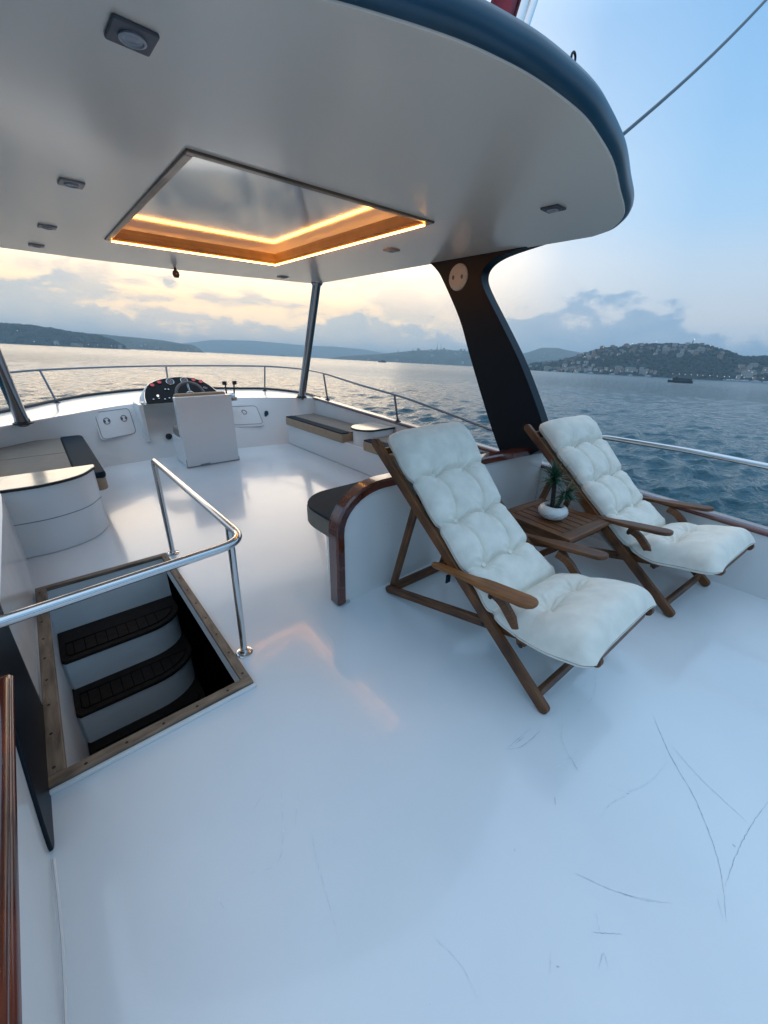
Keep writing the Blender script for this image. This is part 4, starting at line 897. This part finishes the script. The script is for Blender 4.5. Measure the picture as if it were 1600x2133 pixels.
def spiky(cx_, cy_, cz_, n, ln, seed, parent, tilt=(0, 0)):
    random.seed(seed); bm = BM()
    for k in range(n):
        a = k*2.39996+random.uniform(-.2, .2); e = R_(random.uniform(-28, 86)); L = ln*random.uniform(.72, 1.12); w = random.uniform(.0045, .0065)
        d = Vector((math.cos(a)*math.cos(e)+tilt[0], math.sin(a)*math.cos(e)+tilt[1], math.sin(e))).normalized(); s = d.cross(Vector((0, 0, 1))).normalized() if abs(d.z) < .98 else Vector((1, 0, 0)); n_ = s.cross(d)
        base = Vector((cx_, cy_, cz_+random.uniform(-.03, .014))); droop = random.uniform(.05, .35)*L; prev = None
        for q in range(6):
            t = q/5; p = base+d*L*t+Vector((0, 0, -droop*t*t*.5)); ww = w*(1-t**1.6)*(.7+.5*math.sin(math.pi*min(1, t*1.3)))+.0004
            ring_ = (bm.verts.new(p-s*ww), bm.verts.new(p-n_*ww*.45), bm.verts.new(p+s*ww), bm.verts.new(p+n_*ww*.15))
            if prev:
                for j in range(4): bm.faces.new((prev[j], prev[(j+1) % 4], ring_[(j+1) % 4], ring_[j]))
            prev = ring_
    return obj('leaves', bm, M['leaf'], parent)
for (sx0, sy0, tx, ty, tz, rr) in ((-.008, .006, -.030, .018, .270, .013), (.016, -.008, .045, -.030, .165, .011)):
    bm = BM(); tube(bm, smooth_curve([(sx0, sy0, .06), ((sx0+tx)/2+.004, (sy0+ty)/2, (tz+.06)/2), (tx, ty, tz)], 6), rr, 10); obj('stem', bm, M['stem'], pl)
spiky(-.030, .018, .255, 95, .125, 5, pl); spiky(.048, -.030, .150, 80, .115, 9, pl, (.35, -.30))

# ================================================================ sea
def build_water():
    r0, r1, nr_, dth = 3.0, 520.0, 760, .0062
    rr = r0*(r1/r0)**(np.linspace(0, 1, nr_)); rr = np.concatenate([rr, [800, 1300, 2200, 4000, 7000, 12000, 20000, 32000]])
    th0, th1 = R_(-34), R_(128); nt_ = int((th1-th0)/dth); th = np.linspace(th0, th1, nt_)
    RR, TH = np.meshgrid(rr, th, indexing='ij'); X = RR*np.sin(TH); Y = RR*np.cos(TH); Z = np.zeros_like(X); DX = np.zeros_like(X); DY = np.zeros_like(X)
    sp_ = RR*dth
    wind = R_(200)
    for k in range(64):
        lam = .42*(13)**(k/63.0)*rng.uniform(.9, 1.1); a = wind+rng.normal(0, .6); amp = .0190*lam**1.0*rng.uniform(.6, 1.3)
        if lam > 1.3: amp *= (1.3/lam)**1.25
        kx, ky = math.sin(a)*2*math.pi/lam, math.cos(a)*2*math.pi/lam; ph = rng.uniform(0, 6.28)
        fade = np.clip((lam/sp_-3)/4, 0, 1); arg = kx*X+ky*Y+ph
        Z += amp*fade*np.sin(arg); DX += amp*fade*np.cos(arg)*math.sin(a)*.8; DY += amp*fade*np.cos(arg)*math.cos(a)*.8
    X = X+DX; Y = Y+DY
    n, m = X.shape; co = np.stack([X, Y, Z+SEA], -1).reshape(-1, 3).astype(np.float32)
    ii, jj = np.meshgrid(np.arange(n-1), np.arange(m-1), indexing='ij'); a = (ii*m+jj).ravel(); f = np.stack([a, a+m, a+m+1, a+1], -1).astype(np.int32)
    # coarse skirt behind the camera
    th2 = np.linspace(th1, th0+2*math.pi, 60); r2 = np.array([3.0, 30, 300, 3000, 32000]); R2, T2 = np.meshgrid(r2, th2, indexing='ij'); base = len(co)
    co2 = np.stack([R2*np.sin(T2), R2*np.cos(T2), np.full_like(R2, SEA)], -1).reshape(-1, 3); ii, jj = np.meshgrid(np.arange(4), np.arange(59), indexing='ij'); a = (base+ii*60+jj).ravel()
    f2 = np.stack([a, a+60, a+61, a+1], -1); co = np.concatenate([co, co2.astype(np.float32)]); f = np.concatenate([f, f2.astype(np.int32)])
    me = bpy.data.meshes.new('sea'); me.vertices.add(len(co)); me.vertices.foreach_set('co', co.ravel()); me.loops.add(f.size); me.loops.foreach_set('vertex_index', f.ravel())
    me.polygons.add(len(f)); me.polygons.foreach_set('loop_start', np.arange(0, f.size, 4, dtype=np.int32)); me.polygons.foreach_set('use_smooth', np.ones(len(f), bool)); me.update(); me.validate()
    me.flip_normals() if me.polygons[0].normal.z < 0 else None
    m_, nt, b = newmat('sea_water'); N = nt.nodes; L = nt.links
    b.inputs['Base Color'].default_value = (.0006, .048, .066, 1); b.inputs['Roughness'].default_value = .06; b.inputs['IOR'].default_value = 1.33
    tc = N.new('ShaderNodeTexCoord'); last = None
    for sc, dist, st, det in ((.5, .22, .6, 3), (1.7, .24, 1.0, 5), (6.0, .05, .9, 3)):
        n_ = N.new('ShaderNodeTexNoise'); n_.inputs['Scale'].default_value = sc; n_.inputs['Detail'].default_value = det; n_.inputs['Distortion'].default_value = .5
        mp = N.new('ShaderNodeMapping'); mp.inputs['Rotation'].default_value = (0, 0, R_(-20)); mp.inputs['Scale'].default_value = (.55, 1, 1); L.new(tc.outputs['Object'], mp.inputs[0]); L.new(mp.outputs[0], n_.inputs['Vector'])
        bp = N.new('ShaderNodeBump'); bp.inputs['Strength'].default_value = st; bp.inputs['Distance'].default_value = dist; L.new(n_.outputs['Fac'], bp.inputs['Height'])
        if last: L.new(last, bp.inputs['Normal'])
        last = bp.outputs[0]
    L.new(last, b.inputs['Normal'])
    ln = N.new('ShaderNodeVectorMath'); ln.operation = 'LENGTH'; L.new(tc.outputs['Object'], ln.inputs[0])      # unresolved chop far out acts as roughness
    mr = N.new('ShaderNodeMapRange'); L.new(ln.outputs['Value'], mr.inputs[0]); mr.inputs[1].default_value = 60; mr.inputs[2].default_value = 600; mr.inputs[3].default_value = .06; mr.inputs[4].default_value = .22
    L.new(mr.outputs[0], b.inputs['Roughness'])
    me.materials.append(m_); o = bpy.data.objects.new('sea', me); C.objects.link(o); tag(o, kind='structure')
build_water()

# ================================================================ hills round the strait
HILLS = dict(
 near_left=(1500, [(-14, 60), (-8, 60), (-3.75, 54.9), (-1.76, 51.6), (0.38, 50.5), (3.04, 43.4), (5.92, 35.6), (7.4, 22.5), (8.55, 5.3), (9.11, -3)]),
 mid_left=(2300, [(0, 68), (2.66, 66.8), (5.11, 62.4), (6.62, 60.7), (10.53, 56.9), (13.48, 46.5), (15.54, 37.6), (16.3, 19.9), (16.9, -3)]),
 far=(5500, [(12, 60), (14.49, 88.2), (17.77, 155.8), (22.31, 178.9), (27.07, 164.7), (29.53, 153.8), (33.32, 162.0), (37.17, 144.0), (40.43, 102.5), (43.05, 63.7), (50, 60)]),
 centre=(2500, [(32.3, -3), (33.32, 12.0), (35.9, 29.8), (39.78, 47.7), (43.0, 72.7), (47.47, 91.2), (51.9, 86.0), (56.22, 74.8), (58.66, 57.3), (61.63, 35.8), (64, 20)]),
 far_right=(3200, [(52, 60), (55.06, 73.1), (58.24, 117.5), (60.15, 160.8), (61.84, 160.9), (64.67, 132.6), (67.37, 114.9), (72.0, 67.2)]),
 right=(1100, [(57.6, -3), (59.36, 13.7), (62.16, 22.6), (64.25, 36.6), (65.73, 49.5), (67.68, 61.2), (70.58, 67.4), (73.77, 71.1), (75.52, 70.8), (76.8, 69.3), (78.14, 60.7), (79.87, 48.7), (80.65, 47.2), (82.07, 51.1), (84.11, 54.2), (86.91, 59.3), (96, 62), (110, 50)]))
hill_m = {}
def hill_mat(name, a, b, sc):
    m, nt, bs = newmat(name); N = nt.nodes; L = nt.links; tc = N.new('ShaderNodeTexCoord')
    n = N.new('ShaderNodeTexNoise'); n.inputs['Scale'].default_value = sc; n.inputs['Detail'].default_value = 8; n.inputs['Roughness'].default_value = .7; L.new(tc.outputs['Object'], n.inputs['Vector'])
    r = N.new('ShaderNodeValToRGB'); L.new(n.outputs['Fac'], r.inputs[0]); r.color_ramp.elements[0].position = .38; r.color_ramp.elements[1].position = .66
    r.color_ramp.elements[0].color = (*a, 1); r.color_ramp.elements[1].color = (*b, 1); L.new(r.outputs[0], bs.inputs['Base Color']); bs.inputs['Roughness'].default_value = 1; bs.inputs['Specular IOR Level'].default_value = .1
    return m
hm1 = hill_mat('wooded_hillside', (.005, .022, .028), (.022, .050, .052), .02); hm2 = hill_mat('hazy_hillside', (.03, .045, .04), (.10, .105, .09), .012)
def hill_h(key, az, r):
    D, pr = HILLS[key]; T = np.interp(az, [p[0] for p in pr], [p[1] for p in pr]); s = (r-D)/(D*.24)
    g = np.where(s < .5, np.sin(np.clip(s, 0, .5)*math.pi)**.9, 1-.35*np.clip(s-.5, 0, .5)*2)
    return T*g
def hill_pt(key, az, r, extra=0):
    a = R_(az); h = float(hill_h(key, az, r)); h += (mnoise.fractal(Vector((r*math.sin(a)*.012, r*math.cos(a)*.012, 1.0)), 1, 2, 4))*3.0*min(1, max(0, (r-HILLS[key][0])/60))
    return Vector((r*math.sin(a), r*math.cos(a), SEA+max(h, -2)+extra))
for key, (D, pr) in HILLS.items():
    bm = BM(); az = np.linspace(pr[0][0], pr[-1][0], int((pr[-1][0]-pr[0][0])/(.10 if D < 2600 else .18))); rows = []
    for r in np.concatenate([[D-4, D], np.linspace(D*1.01, D*1.24, 20)]):
        rows.append([hill_pt(key, float(a), float(r), -3.0 if r < D else 0) for a in az])
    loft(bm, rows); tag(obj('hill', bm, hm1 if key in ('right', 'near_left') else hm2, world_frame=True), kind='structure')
# woodland : uncountable crowns covering the near slopes
def crowns(keys, label, mat_, n, smin, smax, seed):
    random.seed(seed); V, F = [], []; t = (1+5**.5)/2
    ico = [Vector(v).normalized() for v in ((-1, t, 0), (1, t, 0), (-1, -t, 0), (1, -t, 0), (0, -1, t), (0, 1, t), (0, -1, -t), (0, 1, -t), (t, 0, -1), (t, 0, 1), (-t, 0, -1), (-t, 0, 1))]
    fi = ((0, 11, 5), (0, 5, 1), (0, 1, 7), (0, 7, 10), (0, 10, 11), (1, 5, 9), (5, 11, 4), (11, 10, 2), (10, 7, 6), (7, 1, 8), (3, 9, 4), (3, 4, 2), (3, 2, 6), (3, 6, 8), (3, 8, 9), (4, 9, 5), (2, 4, 11), (6, 2, 10), (8, 6, 7), (9, 8, 1))
    for key, frac in keys:
        D, pr = HILLS[key]
        for _ in range(int(n*frac)):
            a = random.uniform(pr[0][0], min(pr[-1][0], 97)); r = D*(1+.135*random.random()**.8); T = np.interp(a, [p[0] for p in pr], [p[1] for p in pr])
            if T < 6: continue
            p = hill_pt(key, a, r); s = random.uniform(smin, smax)*(D/1100)**.5; b = len(V); q = random.uniform(.75, 1.3)
            for v in ico: V.append(p+Vector((v.x*s, v.y*s, v.z*s*q+s*.25))*random.uniform(.8, 1.2) if False else p+Vector((v.x*s*random.uniform(.8, 1.2), v.y*s, v.z*s*q*random.uniform(.8, 1.2)+s*.25)))
            F += [(b+i, b+j, b+k) for i, j, k in fi]
    me = bpy.data.meshes.new('woodland'); me.from_pydata(V, [], F); me.materials.append(mat_); o = bpy.data.objects.new('woodland', me); C.objects.link(o)
    me.polygons.foreach_set('use_smooth', [True]*len(me.polygons)); tag(o, label, 'woodland', kind='stuff')
crowns([('right', 1.0)], 'dark woodland covering the right hand hillside', hill_mat('tree_crowns', (.004, .020, .026), (.018, .048, .050), .05), 5200, 2.2, 4.6, 2)
crowns([('near_left', 1.0)], 'dark woodland on the hill at the left', hill_mat('tree_crowns_left', (.006, .024, .030), (.022, .050, .052), .05), 1800, 2.2, 4.4, 5)

# houses
def house_mesh(name, w, d, h, wall, roofc, flat=False, lit=True):
    bm = BM(); box(bm, -w/2, w/2, -d/2, d/2, -3, h, 0)
    if flat: box(bm, -w/2-.3, w/2+.3, -d/2-.3, d/2+.3, h, h+.5, 1)
    else:
        r = h+min(w, d)*.28; e = .5
        v = [bm.verts.new(p) for p in ((-w/2-e, -d/2-e, h), (w/2+e, -d/2-e, h), (w/2+e, d/2+e, h), (-w/2-e, d/2+e, h), (-w/2+d*.3, 0, r), (w/2-d*.3, 0, r))]
        for f_ in ((0, 1, 5, 4), (2, 3, 4, 5), (1, 2, 5), (3, 0, 4)): bm.faces.new([v[i] for i in f_]).material_index = 1
    nf = max(1, int(h/3)); nw = max(2, int(w/3))
    for s in (-1, 1):
        for fl_ in range(nf):
            for k in range(nw):
                x = -w/2+w*(k+.5)/nw; z = 1+fl_*3.0; mi = 3 if (lit and (k*7+fl_*5+int(w)) % 9 == 0) else 2
                box(bm, x-.55, x+.55, s*d/2-.05, s*d/2+.05, z, z+1.5, mi)
    me = bpy.data.meshes.new(name); bm.to_mesh(me); bm.free()
    for mm in (wall, roofc, M['win'], M['winlit']): me.materials.append(mm)
    return me
M['win'] = paint('far_window', (.03, .04, .05), rough=.3); M['winlit'] = emit('lit_far_window', (1, .82, .6), 1.2)
wl = [paint('house_wall', c, rough=.9, var=.1, vscale=.2) for c in ((.32, .29, .26), (.26, .20, .16), (.38, .36, .34), (.20, .15, .12), (.29, .20, .16))]
rf = [paint('house_roof', c, rough=.9, var=.2, vscale=.3) for c in ((.20, .08, .05), (.14, .07, .05), (.16, .15, .15))]
HM = [house_mesh('hillside_house', w, d, h, wl[i % 5], rf[i % 3], flat=(i % 4 == 3)) for i, (w, d, h) in enumerate(((9, 7, 5.5), (12, 8, 6), (8, 8, 7), (14, 8, 6), (10, 8, 8), (16, 9, 7), (7, 6, 5), (11, 7, 8.5)))]
BMs = [house_mesh('apartment_building', w, d, h, wl[i % 5], rf[i % 3], flat=True) for i, (w, d, h) in enumerate(((24, 11, 10), (30, 12, 8), (18, 12, 12)))]
random.seed(11)
used = []
def put(name, me, key, az, r, label, cat, group, rz=None, sc=1.0, dz=0):
    o = bpy.data.objects.new(name, me); C.objects.link(o); p = hill_pt(key, az, r); o.location = p+Vector((0, 0, dz)); o.rotation_euler = (0, 0, -R_(az)+random.uniform(-.5, .5) if rz is None else rz); o.scale = (sc,)*3
    tag(o, label, cat, group); return o
def scatter(key, n, dens, label, group, scr=(.55, .95), rmin=1.004, rmax=1.115, meshes=HM, gap=9):
    c = 0; tries = 0
    while c < n and tries < n*60:
        tries += 1; az, rf_ = dens(); D = HILLS[key][0]; r = D*rf_
        p = (math.sin(R_(az))*r, math.cos(R_(az))*r)
        if any((p[0]-q[0])**2+(p[1]-q[1])**2 < gap*gap for q in used): continue
        if hill_h(key, az, r) < .8: continue
        used.append(p); put('hillside_house', random.choice(meshes), key, az, r, label, 'house', group, sc=random.uniform(*scr)*(1 if key == 'right' else 1.3), dz=1.2); c += 1
lab = 'small pale house among the trees on the right hand hillside'
scatter('right', 46, lambda: (random.gauss(64.5, 2.6), random.uniform(1.01, 1.11)), lab, 'houses on the right hillside')
scatter('right', 30, lambda: (random.gauss(70.5, 3.6), random.uniform(1.045, 1.112)), lab, 'houses on the right hillside')
scatter('right', 18, lambda: (random.gauss(74.6, 1.7), random.uniform(1.055, 1.085)), lab, 'houses on the right hillside')
scatter('right', 34, lambda: (random.uniform(61.0, 73.0), random.uniform(1.002, 1.010)), 'pale waterfront house at the foot of the right hand hill', 'waterfront houses', gap=8)
scatter('right', 22, lambda: (random.uniform(80.0, 85.0), random.uniform(1.003, 1.04)), 'pale building at the shore by the right edge of the photo', 'buildings by the right edge', gap=9)
scatter('centre', 40, lambda: (random.gauss(49, 4.5), random.uniform(1.02, 1.11)), 'tiny hazy house on the distant hill behind the pillar', 'houses on the distant middle hill', gap=16)
scatter('centre', 26, lambda: (random.uniform(37, 58), random.uniform(1.002, 1.01)), 'tiny hazy waterfront house below the distant hill', 'waterfront houses on the middle shore', gap=16)
scatter('far_right', 12, lambda: (random.gauss(60.5, 1.6), random.uniform(1.01, 1.06)), 'very distant hazy house left of the right hand hill', 'houses on the far ridge', gap=20)
for az, rf_, k, l in ((82.6, 1.022, 0, 'large pale hotel block above the shore at the right edge'), (81.0, 1.012, 2, 'tall pale block on the shore near the right edge')):
    o = put('apartment_building', BMs[k], 'right', az, 1100*rf_, l, 'building', None, dz=1)
for az, k, s, l in ((4.05, 1, .9, 'long white building at the foot of the left hill'),): put('apartment_building', BMs[k], 'near_left', az, 1506, l, 'building', None, sc=s, dz=0)
for az, l in ((2.3, 'small white house at the shore of the left hill, leftmost'), (8.0, 'pale house at the right end of the left hill shore')): put('hillside_house', HM[2], 'near_left', az, 1508, l, 'house', None, sc=1.2, dz=0)
scatter('mid_left', 12, lambda: (random.uniform(9, 16), random.uniform(1.003, 1.03)), 'faint pale building on the second hill at the left', 'buildings on the second left hill', gap=30)
# shore lamps
bm = BM(); lathe(bm, [(.10, 0), (.07, 4.2)], 6, (0, 0, 0), 0); lathe(bm, [(0, 4.2), (.55, 4.45), (.62, 4.75), (.4, 5.1), (0, 5.2)], 10, (0, 0, 0), 1)
lamp_me = bpy.data.meshes.new('shore_lamp'); bm.to_mesh(lamp_me); bm.free(); lamp_me.materials.append(M['greyplastic']); M['lampglow'] = emit('lamp_glow', (1, .93, .80), 1.8); M['lampglow'].cycles.emission_sampling = 'NONE'; M['winlit'].cycles.emission_sampling = 'NONE'; lamp_me.materials.append(M['lampglow'])
for i, az in enumerate([74.6, 75.2, 75.75, 76.3, 76.85, 77.35, 77.95, 78.6, 79.2, 79.6, 80.2, 80.8, 81.5, 82.3, 68.3, 69.4, 70.6, 66.9, 72.1]):
    put('shore_lamp', lamp_me, 'right', az, 1101.5, 'lit lamp in the row along the right hand shore', 'lamp', 'lit lamps along the right shore', rz=0, dz=1.5)
for az, r_, s in ((75.6, 1.112, 2.2), (77.2, 1.09, 1.3), (72.2, 1.10, 1.2), (67.0, 1.09, 1.2), (65.2, 1.05, 1.2), (69.9, 1.10, 1.2)):
    put('hillside_lamp', lamp_me, 'right', az, 1100*r_, 'bright lamp shining among the hillside houses on the right', 'lamp', 'lit lamps on the right hillside', rz=0, sc=s, dz=3)
for az, r_, s in ((.5, 1503, 1.2), (2.25, 1503, 1.2), (5.05, 1503, 1.2), (5.9, 1503, 1.2), (7.2, 1503, 1.2), (-.6, 1560, 1.3)):
    put('shore_lamp', lamp_me, 'near_left', az, r_, 'lit lamp at the foot of the left hill', 'lamp', 'lit lamps along the left shore', rz=0, sc=s, dz=1.5)
put('hillside_lamp', lamp_me, 'mid_left', 9.6, 2300*1.11, 'single bright lamp on top of the second hill at the left', 'lamp', None, rz=0, sc=2.0, dz=3)
def mast(key, az, h, label):
    p = hill_pt(key, az, HILLS[key][0]*1.11); bm = BM(); tube(bm, [(0, 0, -4), (0, 0, h)], [2.0, .6], 5)
    for k in range(1, 6): z = h*k/6; box(bm, -2.0+k*.2, 2.0-k*.2, -.4, .4, z, z+.8)
    o = tag(obj('radio_mast', bm, M['greyplastic'], world_frame=True), label, 'mast'); o.location = p; return o
mast('centre', 46.9, 52, 'taller of the two radio masts on the distant hill'); mast('centre', 47.35, 34, 'shorter of the two radio masts on the distant hill'); mast('right', 75.55, 14, 'thin mast on the crest of the right hand hill')

# boats
def ferry():
    az = R_(75.52); p = Vector((380*math.sin(az), 380*math.cos(az), SEA)); t = thing('ferry_boat', 'dark passenger boat crossing the water below the right hand hill', 'boat', p, -az+R_(6), world_frame=True)
    mh = paint('boat_hull', (.02, .03, .045), rough=.5, var=.2, vscale=1); mc = paint('boat_cabin', (.05, .065, .08), rough=.6, var=.2, vscale=1); mr = paint('boat_roof', (.03, .05, .07), rough=.6)
    bm = BM(); sec = []
    for x, w, zt in ((-8.2, .1, 1.9), (-7.2, 1.1, 1.6), (-5, 1.9, 1.35), (0, 2.2, 1.2), (5, 2.1, 1.35), (7.3, 1.8, 1.6), (7.6, 1.6, 1.7)):
        sec.append([(x, -w, zt), (x*.97, -w*.8, .1), (x*.95, 0, -.6), (x*.97, w*.8, .1), (x, w, zt)])
    V = loft(bm, sec); bm.faces.new(V[-1]); 
    for a, b in zip(V, V[1:]): bm.faces.new((a[0], b[0], b[4], a[4]))
    obj('hull', bm, mh, t, ang=40)
    bm = BM(); box(bm, -5.4, 6.6, -1.6, 1.6, 1.25, 3.0); cb = obj('cabin', bm, mc, t, bevel=.05)
    for s in (-1, 1):
        for k in range(9):
            bm = BM(); box(bm, -5.0+k*1.28, -4.1+k*1.28, s*1.6-.03*(1 if s < 0 else 0), s*1.6+.03*(1 if s > 0 else 0), 1.95, 2.7); obj('window', bm, M['win'], cb, smooth=False)
    bm = BM(); box(bm, -5.8, 7.0, -1.9, 1.9, 3.0, 3.15); obj('roof', bm, mr, t, bevel=.03)
    bm = BM(); box(bm, -3.9, -2.3, -.9, .9, 3.15, 4.1); obj('wheelhouse', bm, mc, t, bevel=.05)
    bm = BM(); tube(bm, [(-2.0, 0, 3.1), (-2.0, 0, 5.8)], .06, 6); obj('mast', bm, mh, t)
ferry()
def small_boat(az, dist, ln, label, group, white, rot):
    a = R_(az); t = thing('moored_boat', label, 'boat', (dist*math.sin(a), dist*math.cos(a), SEA), -a+rot, group, world_frame=True)
    bm = BM(); sec = []
    for x, w, zt in ((-.5, .02, .17), (-.4, .10, .14), (-.1, .15, .12), (.3, .15, .11), (.48, .12, .12)):
        sec.append([(x*ln, -w*ln, zt*ln), (x*ln*.95, -w*ln*.7, 0), (x*ln*.93, 0, -.05*ln), (x*ln*.95, w*ln*.7, 0), (x*ln, w*ln, zt*ln)])
    V = loft(bm, sec); bm.faces.new(V[-1])
    for p, q in zip(V, V[1:]): bm.faces.new((p[0], q[0], q[4], p[4]))
    obj('hull', bm, white, t, ang=40)
    bm = BM(); box(bm, -.15*ln, .3*ln, -.1*ln, .1*ln, .12*ln, .24*ln); obj('cabin', bm, white, t, bevel=.03*ln)
    return t
bw = paint('white_boat_paint', (.55, .57, .60), rough=.4); bd = paint('dark_boat_paint', (.05, .06, .08), rough=.5)
random.seed(21)
for k in range(20): small_boat(79.6+k*.36+random.uniform(-.1, .1), random.uniform(980, 1080), random.uniform(9, 15), 'white boat moored off the shore near the right edge', 'boats moored near the right shore', bw, random.uniform(-.6, .6))
for k in range(6): small_boat(62.5+k*1.9+random.uniform(-.5, .5), random.uniform(1020, 1080), random.uniform(10, 14), 'small pale boat close under the right hand hill shore', 'boats under the right hill', bw, random.uniform(-.6, .6))
small_boat(39.6, 1234, 26, 'small dark ship far out on the water between pole and pillar', None, bd, 0)
small_boat(26.2, 3200, 46, 'tiny ship on the horizon left of the roof pole', None, bd, .4)
small_boat(59.6, 1500, 40, 'white ferry on the water just right of the pillar', None, bw, 0)

# ================================================================ haze
bm = BM(); box(bm, -2500, 9500, -1500, 9000, SEA-1.8, 215)
hz = obj('haze', bm, bpy.data.materials.new('haze'), world_frame=True, smooth=False); tag(hz, kind='stuff'); hz['label'] = 'thin blue evening haze over the water'; hz['category'] = 'haze'
hmt = hz.data.materials[0]; hmt.use_nodes = True; nt = hmt.node_tree; nt.nodes.clear(); pv = nt.nodes.new('ShaderNodeVolumePrincipled'); pv.inputs['Color'].default_value = (.60, .84, 1.0, 1); pv.inputs['Density'].default_value = 2.5e-4; pv.inputs['Anisotropy'].default_value = .2
ou = nt.nodes.new('ShaderNodeOutputMaterial'); nt.links.new(pv.outputs[0], ou.inputs['Volume'])

# ---------------------------------------------------------------- tip the yacht to its trim on the level sea
for o in BOAT:
    if o.parent is None: o.matrix_basis = HEEL @ o.matrix_basis
